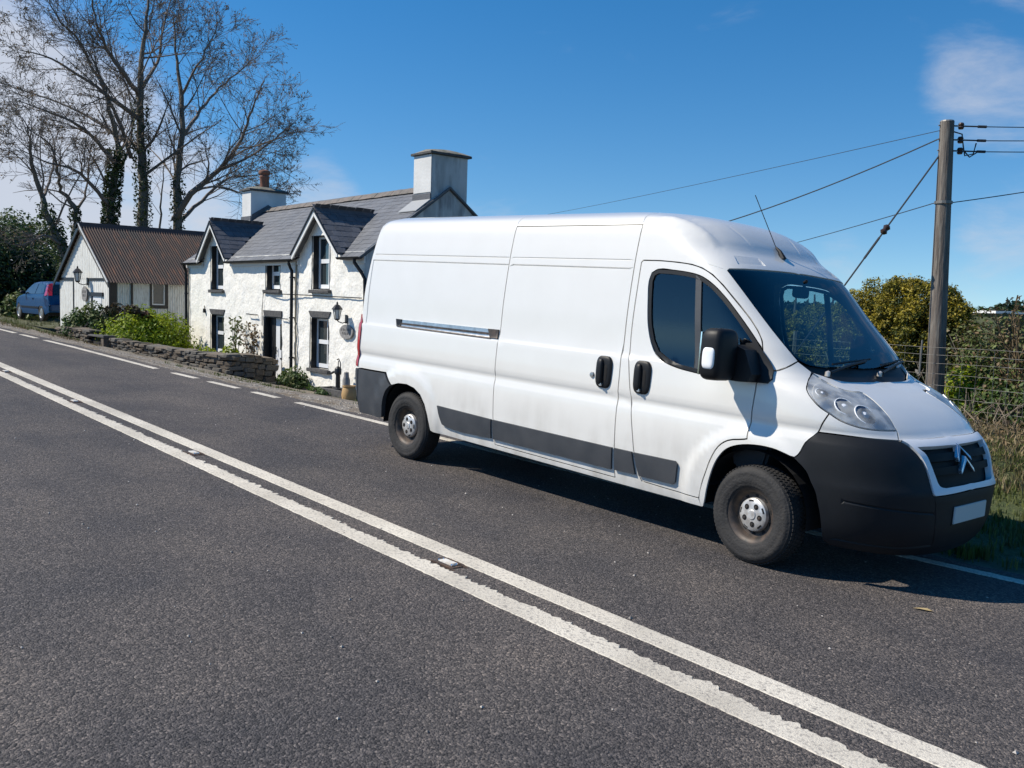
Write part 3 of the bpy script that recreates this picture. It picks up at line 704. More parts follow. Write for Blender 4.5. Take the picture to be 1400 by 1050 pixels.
# wheels
def make_wheel(x, y, sg, steer, turn):
    b = MB()
    prof = [(.035, -.058), (.085, -.058), (.098, -.045), (.125, -.034), (.150, -.040), (.163, -.066), (.172, -.080), (.190, -.092), (.199, -.094), (.199, -.078), (.176, -.07), (.176, .10)]
    b.lathe(prof, axis='y', n=40)
    wl = b.build('wheel', M['dark_steel'], van, smooth=True)
    t = MB(); t.lathe([(.196, .10), (.215, .103), (.26, .110), (.300, .106), (.322, .094), (.333, .075), (.336, .04), (.337, 0), (.336, -.04), (.333, -.075), (.324, -.092), (.318, -.094), (.313, -.100), (.300, -.107), (.285, -.111), (.279, -.109), (.262, -.112), (.24, -.111), (.222, -.108), (.216, -.104), (.205, -.104), (.196, -.098), (.19, -.08)], axis='y', n=56)
    for k in range(72):                                    # tread blocks
        a = 2 * pi * k / 72
        for yy in (-.078, -.038, .0, .038):
            c, s_ = cos(a + yy * 1.2), sin(a + yy * 1.2); tt = .010
            P = []
            for rr in (.333, .3405):
                for (dy, da) in ((0, -tt), (.030, -tt), (.030, tt), (0, tt)):
                    P.append((rr * c - da * s_, yy + dy, rr * s_ + da * c))
            t.add(P, [(4, 5, 6, 7), (0, 1, 5, 4), (1, 2, 6, 5), (2, 3, 7, 6), (3, 0, 4, 7)])
    t.build('tyre', M['rubber'], wl, smooth=True)
    h = MB()
    for k in range(10):
        a = 2 * pi * k / 10 + .2; h.lathe([(.0001, -.0365), (.014, -.0372), (.017, -.034)], (.138 * cos(a), -.0012, .138 * sin(a)), 'y', 12)
    h.build('rim_hole', M['dark_void'], wl, kind='stuff')
    c = MB(); c.lathe([(.0001, -.084), (.030, -.084), (.036, -.078), (.098, -.076), (.112, -.066), (.118, -.042)], axis='y', n=40)
    hc = c.build('hub_cap', M['silver_cap'], wl, smooth=True)
    for k in range(5):
        d = MB(); a = 2 * pi * k / 5 + .35
        d.lathe([(.0001, -.0770), (.019, -.0778), (.021, -.075)], (.066 * cos(a), -.001, .066 * sin(a)), 'y', 14); d.lathe([(.0001, -.083), (.009, -.082), (.010, -.073)], (.066 * cos(a), -.0005, .066 * sin(a)), 'y', 8, mi=1)
        d.build('bolt_hole', [M['dark_void'], M['dark_steel']], wl, kind='stuff')
        a += pi / 5; d = MB()
        for q in range(4):
            a0, a1 = a - .2 + q * .1, a - .2 + (q + 1) * .1
            d.add([(r * cos(w), yy, r * sin(w)) for r, yy in ((.094, -.0785), (.104, -.0730)) for w in (a0, a1)], [(0, 1, 3, 2)])
        d.build('cap_slot', M['dark_void'], wl)
    wl.location = (x, y, .336); wl.rotation_euler = (0, turn, steer + (pi if sg < 0 else 0))
make_wheel(0, -.905, 1, radians(-6), .5); make_wheel(0, .905, -1, radians(-6), 1.1)
make_wheel(-4.035, -.895, 1, 0, 2.2); make_wheel(-4.035, .895, -1, 0, .3)
# underside, arches and what is under the bonnet
b = MB()
b.box((-4.9, -.60, .33), (.75, .60, .43)); b.box((-3.55, -.93, .335), (-.50, -.601, .43)); b.box((-3.55, .601, .335), (-.50, .93, .43)); b.box((-4.9, -.93, .36), (-4.5, -.601, .43)); b.box((-4.9, .601, .36), (-4.5, .93, .43))
b.box((-.25, -.58, .431), (.62, .58, 1.02)); b.tube([(-4.035, -.85, .336), (-4.035, .85, .336)], .05, 8); b.tube([(-4.0, .3, .28), (-2.2, .35, .27), (-.4, .3, .28)], .04, 8)
b.box((.45, -.52, .26), (.82, .52, .60)); b.tube([(0, -.85, .336), (0, .85, .336)], .045, 8)
b.build('underbody', M['dark_void'], van)
for cx in (0, -4.035):
    for sg in (-1, 1):
        b = MB(); n = 18; r = .425
        V = []; F = []
        for i in range(n + 1):
            a = -.12 + (pi + .24) * i / n
            V += [(cx - .04 + r * cos(a), sg * .955, .36 + r * .98 * sin(a)), (cx - .04 + r * cos(a), sg * .60, .36 + r * .98 * sin(a)), (cx - .04, sg * .60, .36)]
        for i in range(n): F += [(3 * i, 3 * i + 1, 3 * i + 4, 3 * i + 3), (3 * i + 1, 3 * i + 2, 3 * i + 5, 3 * i + 4)]
        b.add(V, F).build('wheel_arch_liner', M['dark_void'], van)
# mud flap behind the rear wheel and cabin
b = MB().box((-1.225, -.90, .44), (-1.20, .90, 1.95)); b.box((-1.224, -.84, 1.951), (-1.201, .84, 2.28)); b.box((-1.2, -.93, .44), (-.45, .93, .50)); b.build('bulkhead', M['cabin_grey'], van)
MB().prism([(-.05, .55), (.10, 1.18), (.20, 1.27), (.02, 1.30), (-.10, 1.335), (-.30, 1.31), (-.42, 1.22), (-.36, .95), (-.28, .62)], -.86, .86).build('dashboard', M['cabin_grey'], van, bevel=.02)
for (y0, y1) in ((-.72, -.22), (-.06, .36), (.38, .80)):
    b = MB(); b.prism([(-1.06, .90), (-.90, .86), (-.98, 1.30), (-1.05, 1.56), (-1.15, 1.56), (-1.17, 1.30)], y0, y1); b.box((-.98, y0, .68), (-.45, y1, .90))
    b.prism([(-1.16, 1.60), (-1.06, 1.60), (-1.06, 1.80), (-1.15, 1.80)], (y0 + y1) / 2 - .14, (y0 + y1) / 2 + .14)
    b.tube([(-1.11, (y0 + y1) / 2 - .06, 1.5), (-1.11, (y0 + y1) / 2 - .06, 1.62)], .01, 6); b.tube([(-1.11, (y0 + y1) / 2 + .06, 1.5), (-1.11, (y0 + y1) / 2 + .06, 1.62)], .01, 6)
    b.build('seat', M['seat_cloth'], van, bevel=.03)
b = MB(); n = 24; c = Vector((-.46, -.46, 1.26)); ax = Vector((-.62, 0, .78)).normalized(); e1 = Vector((0, 1, 0)); e2 = ax.cross(e1)
b.tube([c + (e1 * cos(2 * pi * k / n) + e2 * sin(2 * pi * k / n)) * .195 for k in range(n + 1)], .015, 8, cap=False); b.tube([c - ax * .02, c - ax * .22], .03, 8); b.tube([c + e1 * .19, c - e1 * .19], .014, 6); b.tube([c, c - e2 * .19], .014, 6)
b.build('steering_wheel', M['black_plastic'], van, smooth=True)
b = MB(); b.add(*supers((-.40, 0.03, 1.90), (.02, .11, .045), .5)); b.tube([(-.39, .03, 1.90), (-.36, .03, 2.0)], .012, 6); b.build('rear_view_mirror', M['black_plastic'], van, smooth=True)
# ------------------------------------------------------------------ ground, road, markings
EDGE = [(-90, 3.5), (-50, -.9), (-30, -.70), (-22, -.55), (-17, -.30), (-12.5, -.20), (-10, -.05), (-8.2, .06), (-6, .17), (.5, .32), (1.3, .44), (6, .9), (60, 6)]
def edge_y(x): return float(np.interp(x, [e[0] for e in EDGE], [e[1] for e in EDGE]))      # far edge line, road coordinates
def mid_y(x): return -2.625 - .0125 * x if x > -30 else -2.25 + (x + 30) * .03
def zplane(x, y): return -.03199 * np.clip(x, -90, 60) - .03002 * np.clip(y, -14, 8)
def gz(x, y):
    "ground height in the world"
    x = np.asarray(x, float); y = np.asarray(y, float)
    z = zplane(x, y)
    e = np.interp(x, [q[0] for q in EDGE], [q[1] for q in EDGE])
    A = np.interp(x, [-60, -45, -33, -12, -6, -3, 20], [.3, .62, .84, .88, .25, 0, 0])
    z = z - A * np.clip((y - e - .45) / 4.4, 0, 1)
    B = np.interp(x, [-9, -4, 20, 60], [0, .42, .5, .2]); t = np.clip((y - e - 2.0) / 3.2, 0, 1)
    z = z + B * t * t * (3 - 2 * t)
    z = z - .02 * np.clip(y - 9, 0, 60) * (x < 60)
    # the road's own drop at its near side
    z = z + .12 * np.clip((-y - 7.5) / 2, 0, 1)
    return z
xs = np.unique(np.concatenate([np.linspace(-60, 14, 260), np.linspace(-900, -60, 25), np.linspace(14, 900, 25), np.linspace(-4, 4, 60)]))
ys = np.unique(np.concatenate([np.linspace(-14, 12, 150), np.linspace(12, 60, 40), np.linspace(60, 1500, 25), np.linspace(-900, -14, 20)]))
GX, GY = np.meshgrid(xs, ys); GZ = gz(GX, GY)
nzv = np.array([noise.noise((float(x) * .9, float(y) * .9, 0)) + .5 * noise.noise((float(x) * 2.7, float(y) * 2.7, 3)) for x, y in zip(GX.ravel(), GY.ravel())]).reshape(GX.shape)
EY = np.interp(GX, [q[0] for q in EDGE], [q[1] for q in EDGE])
off_road = np.clip((GY - EY - .35) / .8, 0, 1) + np.clip((-8.2 - GY) / .8, 0, 1)
GZ = GZ + np.where(off_road > 0, .035 * nzv * off_road, 0) - .03 * (off_road < .5)
far = np.clip((np.hypot(GX, GY) - 70) / 120, 0, 1); GZ = GZ * (1 - far) + far * (-.9 + 0 * GZ)
ny, nx = GX.shape
idx = np.arange(nx * ny).reshape(ny, nx)
F = np.stack([idx[:-1, :-1], idx[:-1, 1:], idx[1:, 1:], idx[1:, :-1]], -1).reshape(-1, 4)
def verge_mat():
    m = bpy.data.materials.new('verge'); m.use_nodes = True; nt = m.node_tree; N = nt.nodes; L = nt.links; b = N['Principled BSDF']; b.inputs['Roughness'].default_value = .95
    tc = N.new('ShaderNodeTexCoord')
    def nf(sc, lo, hi, det=6):
        n = N.new('ShaderNodeTexNoise'); n.inputs['Scale'].default_value = sc; n.inputs['Detail'].default_value = det; L.new(tc.outputs['Object'], n.inputs['Vector'])
        r = N.new('ShaderNodeMapRange'); r.inputs['From Min'].default_value = lo; r.inputs['From Max'].default_value = hi; L.new(n.outputs['Fac'], r.inputs['Value']); return r.outputs[0]
    def mix(f, a, c):
        x = N.new('ShaderNodeMixRGB'); L.new(f, x.inputs[0])
        for i, q in ((1, a), (2, c)):
            if isinstance(q, tuple): x.inputs[i].default_value = (*q, 1)
            else: L.new(q, x.inputs[i])
        return x.outputs[0]
    grav = mix(nf(60, .4, .6), (.20, .175, .145), (.34, .305, .265))
    soil = mix(nf(3, .4, .62), grav, (.19, .15, .105))
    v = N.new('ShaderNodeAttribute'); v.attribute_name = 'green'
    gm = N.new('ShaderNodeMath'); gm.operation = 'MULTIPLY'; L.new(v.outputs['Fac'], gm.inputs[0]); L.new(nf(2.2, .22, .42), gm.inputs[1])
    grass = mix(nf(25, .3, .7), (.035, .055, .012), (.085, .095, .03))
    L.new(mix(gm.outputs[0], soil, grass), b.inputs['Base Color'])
    n = N.new('ShaderNodeTexNoise'); n.inputs['Scale'].default_value = 45; n.inputs['Detail'].default_value = 6; L.new(tc.outputs['Object'], n.inputs['Vector'])
    bp = N.new('ShaderNodeBump'); bp.inputs['Distance'].default_value = .03; L.new(n.outputs['Fac'], bp.inputs['Height']); L.new(bp.outputs[0], b.inputs['Normal'])
    return m
me = mesh_of('ground', np.stack([GX, GY, GZ], -1).reshape(-1, 3), F, True)
grn = np.clip((GY - EY - 1.6) / 1.5, 0, 1) * np.where((GX < -8) & (GX > -29), .16, .8)
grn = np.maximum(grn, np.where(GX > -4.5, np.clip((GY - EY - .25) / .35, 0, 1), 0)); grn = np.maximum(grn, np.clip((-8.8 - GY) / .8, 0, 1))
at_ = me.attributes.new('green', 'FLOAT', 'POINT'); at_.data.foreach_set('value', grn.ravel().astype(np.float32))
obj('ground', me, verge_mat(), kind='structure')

def asphalt():
    m = bpy.data.materials.new('asphalt'); m.use_nodes = True; nt = m.node_tree; N = nt.nodes; L = nt.links; b = N['Principled BSDF']
    b.inputs['Specular IOR Level'].default_value = .42
    tc = N.new('ShaderNodeTexCoord')
    vo = N.new('ShaderNodeTexVoronoi'); vo.inputs['Scale'].default_value = 92; L.new(tc.outputs['Object'], vo.inputs['Vector'])
    vo2 = N.new('ShaderNodeTexVoronoi'); vo2.inputs['Scale'].default_value = 190; L.new(tc.outputs['Object'], vo2.inputs['Vector'])
    sep = N.new('ShaderNodeSeparateColor'); L.new(vo.outputs['Color'], sep.inputs[0])
    r = N.new('ShaderNodeValToRGB'); r.color_ramp.elements[0].color = (.026, .0255, .027, 1); r.color_ramp.elements[1].color = (.21, .19, .175, 1); r.color_ramp.elements[1].position = 1
    e = r.color_ramp.elements.new(.30); e.color = (.055, .052, .053, 1); e = r.color_ramp.elements.new(.75); e.color = (.098, .092, .090, 1); e = r.color_ramp.elements.new(.93); e.color = (.135, .124, .118, 1)
    L.new(sep.outputs[0], r.inputs[0])
    # polished wheel tracks and patchy wear, along the road
    mp = N.new('ShaderNodeMapping'); mp.inputs['Scale'].default_value = (.12, .75, 1); L.new(tc.outputs['Object'], mp.inputs[0])
    n = N.new('ShaderNodeTexNoise'); n.inputs['Scale'].default_value = 1.6; n.inputs['Detail'].default_value = 4; L.new(mp.outputs[0], n.inputs['Vector'])
    n3 = N.new('ShaderNodeTexNoise'); n3.inputs['Scale'].default_value = 1.1; n3.inputs['Detail'].default_value = 6; L.new(tc.outputs['Object'], n3.inputs['Vector'])
    ad = N.new('ShaderNodeMath'); ad.operation = 'ADD'; L.new(n.outputs['Fac'], ad.inputs[0]); L.new(n3.outputs['Fac'], ad.inputs[1])
    mr = N.new('ShaderNodeMapRange'); mr.inputs['From Min'].default_value = .75; mr.inputs['From Max'].default_value = 1.3; L.new(ad.outputs[0], mr.inputs['Value'])
    x = N.new('ShaderNodeMixRGB'); x.blend_type = 'MULTIPLY'; x.inputs[0].default_value = 1
    cr = N.new('ShaderNodeValToRGB'); cr.color_ramp.elements[0].color = (.66, .645, .68, 1); cr.color_ramp.elements[1].color = (1.36, 1.24, 1.13, 1); L.new(mr.outputs[0], cr.inputs[0])
    L.new(r.outputs[0], x.inputs[1]); L.new(cr.outputs[0], x.inputs[2]); L.new(x.outputs[0], b.inputs['Base Color'])
    b.inputs['Roughness'].default_value = .82
    bh = N.new('ShaderNodeMath'); bh.operation = 'ADD'; L.new(vo.outputs['Distance'], bh.inputs[0])
    b2 = N.new('ShaderNodeMath'); b2.operation = 'MULTIPLY'; b2.inputs[1].default_value = .5; L.new(vo2.outputs['Distance'], b2.inputs[0]); L.new(b2.outputs[0], bh.inputs[1])
    bp = N.new('ShaderNodeBump'); bp.invert = True; bp.inputs['Strength'].default_value = .95; bp.inputs['Distance'].default_value = .007; L.new(bh.outputs[0], bp.inputs['Height']); L.new(bp.outputs[0], b.inputs['Normal'])
    return m
rx = np.concatenate([np.linspace(-90, -30, 25)[:-1], np.linspace(-30, 6, 120), np.linspace(6, 60, 22)[1:]])
V = []; F = []
random.seed(3)
for i, x in enumerate(rx):
    e = edge_y(x) + .24 + .10 * noise.noise((x * 1.7, 0, 0)) + .05 * noise.noise((x * 6.1, 4, 0))
    for y in (-8.6, -5.6, mid_y(x), e, e + .06): V.append(roadpt(x, y, .0 if y != e + .06 else -.05))
for i in range(len(rx) - 1):
    for k in range(4): F.append((i * 5 + k, (i + 1) * 5 + k, (i + 1) * 5 + k + 1, i * 5 + k + 1))
obj('road', mesh_of('road', V, F), asphalt(), kind='structure')

M['road_paint'] = mat('road_paint', (.66, .61, .52), .8, var=(.48, .44, .37), vscale=1.7, var2=(.24, .22, .2), v2scale=55, bump=.35, bscale=120)
def marking(name, x0, x1, yl, yu, rag_l, rag_u, step=.014, parent=None):
    "ragged strip of thermoplastic between two curves"
    V = []; F = []; n = max(3, int((x1 - x0) / step))
    for i in range(n + 1):
        x = x0 + (x1 - x0) * i / n
        def rg(a, s): return a * (noise.noise((x * 4.1, s, 0)) * .35 + noise.noise((x * 15, s, 5)) * .4 + max(-.5, noise.noise((x * 37, s, 9))) * .65) if a else 0
        end = .012 * noise.noise((yl(x) * 40, 3, x0)) if i in (0, n) else 0
        a = yl(x) + rg(rag_l, 1.3 + x0 * 0); b = yu(x) + rg(rag_u, 7.7)
        V += [roadpt(x + end, a - .004, .0005), roadpt(x + end, a, .0045), roadpt(x - end, b, .0045), roadpt(x - end, b + .004, .0005)]
    for i in range(n):
        for k in range(3): F.append((4 * i + k, 4 * i + 4 + k, 4 * i + 5 + k, 4 * i + 1 + k))
    o = obj(name, mesh_of(name, V, F), M['road_paint'], parent, kind='structure'); return o
up = lambda x: mid_y(x)
marking('centre_line', -60, 9, lambda x: up(x) - .150, lambda x: up(x) + .006, .006, .007)
marking('centre_line', -60, 9, lambda x: up(x) - .475 + .05 * np.clip(-x / 12, 0, 1), lambda x: up(x) - .318 + .03 * np.clip(-x / 12, 0, 1), .008, .055)
for (a, b) in ((-26.5, -22.6), (-22.0, -20.6), (-20.2, -19.1), (-18.6, -12.6), (-11.95, -11.1), (-10.65, -9.75), (-9.3, -8.6), (-8.1, 14)):
    marking('edge_line', a, b, lambda x: edge_y(x) - .05, lambda x: edge_y(x) + .055, .012, .012)
# road studs
M['iron'] = mat('iron', (.05, .04, .036), .6, .4, var=(.12, .07, .045), vscale=20, bump=.3, bscale=60)
M['stud_white'] = mat('stud_white', (.72, .70, .66), .5, var=(.5, .46, .4), vscale=30)
for k, (x, lab) in enumerate(((-12.1, 'white cat eye road stud farthest up the road, at the left edge'), (-8.64, 'white cat eye road stud second farthest up the road'), (-4.93, 'white cat eye road stud between the lines, left of the rear wheel'), (-.97, 'rusty white cat eye road stud nearest the camera'))):
    t = thing('road_stud', lab, 'road stud', group='cat eyes between the double white lines')
    t.matrix_world = QM @ Matrix.Translation((x, up(x) - .235, .0))
    b = MB(); b.prism([(-.13, .0), (-.08, .012), (.08, .012), (.13, .0)], -.065, -.04); b.prism([(-.13, .0), (-.08, .012), (.08, .012), (.13, .0)], .04, .065); b.box((-.10, -.041, -.002), (.10, .041, .006))
    b.build('housing', M['iron'], t, bevel=.003)
    b = MB(); b.prism([(-.07, .006), (-.06, .019), (.06, .019), (.07, .006)], -.030, .030); b.build('rubber_pad', M['stud_white'], t, bevel=.004)
    b = MB()
    for sx in (-1, 1):
        for sy in (-.018, .018): b.lathe([(.0001, .004 * sx), (.007, .003 * sx), (.008, -.004 * sx)], (.066 * sx, sy, .0135), 'x', 8)
    b.build('reflector', M['chrome'], t, kind='stuff')
V = []; F = []
for i in range(2600):
    x = random.uniform(-24, -5.6); y = edge_y(x) + .2 + abs(random.gauss(0, .9)); s = random.uniform(.008, .024); b = len(V); z = float(gz(x, y)) - .002
    for (dx, dy) in ((-1, -.6), (1, -.8), (.7, 1), (-.8, .7)): V.append((x + dx * s * random.uniform(.6, 1.2), y + dy * s * random.uniform(.6, 1.2), z))
    V.append((x, y, z + s * .5)); F += [(b, b + 1, b + 4), (b + 1, b + 2, b + 4), (b + 2, b + 3, b + 4), (b + 3, b, b + 4)]
obj('verge_gravel', mesh_of('verge_gravel', V, F), mat('gravel', (.26, .235, .20), .9, island=.5), kind='stuff')
# litter and loose chippings
M['dry_leaf'] = mat('dry_leaf', (.42, .33, .17), .8, var=(.30, .22, .1), vscale=30)
t = thing('dead_leaf', 'pale dry leaf lying on the asphalt in front of the van', 'leaf'); t.matrix_world = QM @ Matrix.Translation((1.15, -.87, .004)) @ Matrix.Rotation(.5, 4, 'Z')
obj('leaf_blade', mesh_of('leaf_blade', [(-.055, 0, 0), (-.02, -.020, .008), (.04, -.018, .004), (.06, 0, .0), (.03, .02, .008), (-.02, .017, .004), (0, 0, .003)], [(0, 1, 6), (1, 2, 6), (2, 3, 6), (3, 4, 6), (4, 5, 6), (5, 0, 6)]), M['dry_leaf'], t)
V = []; F = []
for i in range(260):
    x = random.uniform(-8, 3.2); y = random.uniform(-6.2, .1); s = random.uniform(.004, .010) * (1.6 if random.random() < .06 else 1); b = len(V)
    p = [(random.uniform(-1, 1), random.uniform(-1, 1)) for _ in range(3)]
    for (dx, dy) in ((-1, -.6), (1, -.8), (.7, 1), (-.8, .7)): V.append(roadpt(x + dx * s * random.uniform(.6, 1.2), y + dy * s * random.uniform(.6, 1.2), .003))
    V.append(roadpt(x, y, .003 + s * .9)); F += [(b, b + 1, b + 4), (b + 1, b + 2, b + 4), (b + 2, b + 3, b + 4), (b + 3, b, b + 4)]
obj('loose_chippings', mesh_of('loose_chippings', V, F), mat('chip', (.34, .31, .28), .8, island=.6), kind='stuff')
# ------------------------------------------------------------------ the cottage
HX, HY, HZ = -16.765, 4.959, -.454
house = thing('cottage', 'whitewashed stone cottage with slate roof, two gabled dormers and two chimneys', 'cottage', (HX, HY, HZ), radians(-2.5))
def Z(z): return z - HZ                      # local height from world height
hmat = Matrix.Translation((HX, HY, HZ)) @ Matrix.Rotation(radians(-2.5), 4, 'Z')
def hw(s, t, z): return hmat @ Vector((s, t, Z(z)))
M['whitewash'] = mat('whitewash', (.82, .80, .75), .9, var=(.79, .77, .71), vscale=1.3, var2=(.68, .645, .58), v2scale=9.5, bump=.9, bscale=13)
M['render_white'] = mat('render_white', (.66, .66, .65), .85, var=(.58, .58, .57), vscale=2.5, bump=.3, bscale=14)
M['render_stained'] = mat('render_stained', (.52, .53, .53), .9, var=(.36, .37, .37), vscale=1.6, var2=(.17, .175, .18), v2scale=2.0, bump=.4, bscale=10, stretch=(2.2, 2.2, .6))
M['trim_white'] = mat('trim_white', (.72, .72, .70), .6)
M['upvc'] = mat('upvc', (.74, .75, .76), .35)
M['slate'] = mat('slate', (.105, .113, .130), .6, var=(.13, .135, .148), vscale=2, island=.12, bump=.35, bscale=25)
M['slate_dark'] = mat('slate_dark', (.085, .088, .096), .62, var=(.11, .11, .12), vscale=5, island=.2, bump=.35, bscale=25)
M['stone_dark'] = mat('stone_dark', (.05, .05, .054), .8, var=(.085, .083, .08), vscale=12, bump=.5, bscale=30)
M['ridge_clay'] = mat('ridge_clay', (.17, .14, .125), .8, var=(.10, .095, .085), vscale=6, island=.2, bump=.3, bscale=20)
M['lead'] = mat('lead', (.30, .31, .32), .6)
M['mortar_cap'] = mat('mortar_cap', (.25, .23, .20), .95, var=(.15, .15, .11), vscale=6, bump=.6, bscale=18)
M['terracotta'] = mat('terracotta', (.27, .105, .06), .8, var=(.13, .075, .055), vscale=9)
SL, SR, DEP, EZ, TR = -7.55, 3.02, 4.5, 2.80, 2.25      # left/right gable, depth, eaves height, ridge position
PITCH = .735
def roofz(t): return EZ + PITCH * t
DORM = [(-5.30, .99, 3.80), (1.02, 1.09, 3.80)]         # centre, half width, apex
WINS = [(-5.66, -4.80, 1.87, 3.14, 0), (-5.67, -4.75, .02, 1.15, 1), (-1.93, -1.14, 1.90, 2.70, 0), (.64, 1.46, 1.93, 3.21, 0), (.58, 1.46, .03, 1.26, 1)]
DOOR = (-2.03, -1.02, -.46, 1.20)
def rough(x, z, a=.020): return a * (noise.noise((x * 3.1, z * 3.6, 1.7)) + .6 * noise.noise((x * 7.3, z * 8.2, 4.1)) + .3 * noise.noise((x * 15, z * 17, 8)))
def wall_sheet(name, outer, holes, fn, m, parent, step=.075, reveal=.20, amp=.02, **kw):
    "wall face in (x,z) with openings; fn maps (x, depth, z) to local space; reveals run inwards"
    d = densify(outer, .12); H = [densify(h, .12) for h in holes]
    A = np.array(outer); xs_ = np.arange(A[:, 0].min(), A[:, 0].max(), step); zs_ = np.arange(A[:, 1].min(), A[:, 1].max(), step)
    X_, Z_ = np.meshgrid(xs_, zs_); X_ = X_.ravel() + rng.uniform(-.01, .01, X_.size); Z_ = Z_.ravel() + rng.uniform(-.01, .01, Z_.size)
    ok = inside_mask(d, X_, Z_) & (edge_dist(d, X_, Z_) > step * .35)
    for h in H: ok &= ~inside_mask(h, X_, Z_) & (edge_dist(h, X_, Z_) > step * .35)
    W, T, _ = tri2d(d, H, np.c_[X_[ok], Z_[ok]])
    V = [fn(x, -rough(x, z, amp), z) for x, z in W]; F = [tuple(t) for t in T]
    for h in H:
        n = len(h); b = len(V)
        V += [fn(x, -rough(x, z, amp), z) for x, z in h] + [fn(x, reveal, z) for x, z in h]
        F += [(b + i, b + (i + 1) % n, b + n + (i + 1) % n, b + n + i) for i in range(n)]
    return obj(name, mesh_of(name, V, F, True), m, parent, **kw)
front = [(SL, -1.0), (SR, -1.0), (SR, EZ)]
for c, hw_, ap in reversed(DORM): front += [(c + hw_, EZ), (c, ap - .02), (c - hw_, EZ)]
front += [(SL, EZ)]
holes = [[(a, z0), (b, z0), (b, z1), (a, z1)] for a, b, z0, z1, _ in WINS] + [[(DOOR[0], -.62), (DOOR[1], -.62), (DOOR[1], DOOR[3]), (DOOR[0], DOOR[3])]]
fw = wall_sheet('front_wall', front, holes, lambda x, y, z: (x, y, Z(z)), M['whitewash'], house)
fw['label'] = 'whitewashed rubble stone front wall facing the road'
gab = [(0, -1.0), (DEP, -1.0), (DEP, EZ), (TR, roofz(TR)), (0, EZ)]
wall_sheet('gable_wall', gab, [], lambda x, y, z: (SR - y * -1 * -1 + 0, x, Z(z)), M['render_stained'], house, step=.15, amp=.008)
wall_sheet('gable_wall', [(-q[0], q[1]) for q in reversed(gab)], [], lambda x, y, z: (SL + y, -x, Z(z)), M['whitewash'], house, step=.15, amp=.01)
MB().box((SL + .05, DEP - .25, 0 - .5), (SR - .05, DEP, Z(EZ))).build('back_wall', M['whitewash'], house)
# dark painted openings, frames, panes, sills
M['reveal_black'] = M['black_paint']
def window(a, b, z0, z1, lintel, mull):
    fr = MB(); y = .135; w = .055; zm = z0 + (z1 - z0) * (.53 if z1 < 2.8 else .53)
    for (x0, x1, q0, q1) in ((a + .02, a + .02 + w, z0 + .03, z1 - .02), (b - .02 - w, b - .02, z0 + .03, z1 - .02), (a + .02 + w, b - .02 - w, z1 - .02 - w, z1 - .02), (a + .02 + w, b - .02 - w, z0 + .03, z0 + .03 + w * 1.7), (a + .02 + w, b - .02 - w, zm - .05, zm + .05)):
        fr.box((x0, y, Z(q0)), (x1, y + .06, Z(q1)))
    if mull: fr.box(((a + b) / 2 + .10 - .016, y + .008, Z(z0 + .1)), ((a + b) / 2 + .10 + .016, y + .052, Z(z1 - .07)))
    f = fr.build('window', M['upvc'], house)
    MB().box((a + .03, y + .026, Z(z0 + .05)), (b - .03, y + .034, Z(zm - .03))).build('pane', M['glass_house'], f)
    MB().box((a + .03, y + .016, Z(zm + .03)), (b - .03, y + .024, Z(z1 - .04))).build('pane', M['glass_house'], f)
    # near-black sheet, the dark of the room put in as colour
    MB().box((a + .02, .197, Z(z0)), (b - .02, .21, Z(z1))).build('room_dark', M['dark_void'], f)
    s = MB(); s.box((a - .10, -.085, Z(z0 - .085)), (b + .09, .13, Z(z0 - .002)), jit=.006); s.build('sill', M['stone_dark'], f, bevel=.01)
    r = MB()
    r.box((a + .003, -.004, Z(z0 + .002)), (a + .017, .197, Z(z1 - .002))); r.box((b - .017, -.004, Z(z0 + .002)), (b - .003, .197, Z(z1 - .002))); r.box((a + .018, -.004, Z(z1 - .017)), (b - .018, .197, Z(z1 - .003)))
    # painted band round the opening
    pts = []
    for i in range(9): pts.append((a - .045 + .02 * noise.noise((i * .9, a, z0)), z0 + (z1 - z0) * i / 8))
    r.add([(x, -.026, Z(z)) for x, z in pts] + [(a + .003, -.024, Z(z)) for x, z in pts], [(i, i + 1, 9 + i + 1, 9 + i) for i in range(8)])
    r.build('surround', M['black_paint'], f)
    if lintel:
        h = .155
        MB().prism([(a - .005, Z(z1 + .002)), (b + .005, Z(z1 + .002)), (b + .10, Z(z1 + h)), (a - .13, Z(z1 + h))], -.030, .05).build('lintel', M['stone_dark'], f, bevel=.008)
    return f
for k, (a, b, z0, z1, lt) in enumerate(WINS): window(a, b, z0, z1, lt, k >= 3)
a, b, z0, z1 = DOOR
d = MB(); d.box((a + .35, .15, Z(-.45)), (b - .02, .20, Z(z1 - .02))); dr = d.build('front_door', M['upvc'], house, label='white front door with a narrow glazed light and letter box')
d = MB(); d.box((a + .60, .143, Z(.35)), (b - .24, .149, Z(1.02))); d.build('door_pane', M['glass_house'], dr)
d = MB(); d.box((a + .62, .135, Z(.10)), (b - .30, .149, Z(.14))); d.tube([(a + .45, .11, Z(.22)), (a + .45, .11, Z(.42))], .014, 6); d.box((a + .44, .11, Z(.30)), (a + .46, .15, Z(.32))); d.build('door_furniture', M['black_paint'], dr)
d = MB(); d.box((a + .02, .135, Z(-.45)), (a + .34, .19, Z(z1 - .02))); d.build('side_panel', M['black_paint'], dr)
d = MB(); d.box((a + .003, -.004, Z(-.46)), (a + .017, .197, Z(z1 - .002))); d.box((b - .017, -.004, Z(-.46)), (b - .003, .197, Z(z1 - .002))); d.box((a - .05, -.024, Z(-.42)), (a + .003, -.010, Z(z1))); d.box((a + .018, -.004, Z(z1 - .017)), (b - .018, .197, Z(z1 - .003))); d.build('door_surround', M['black_paint'], dr)
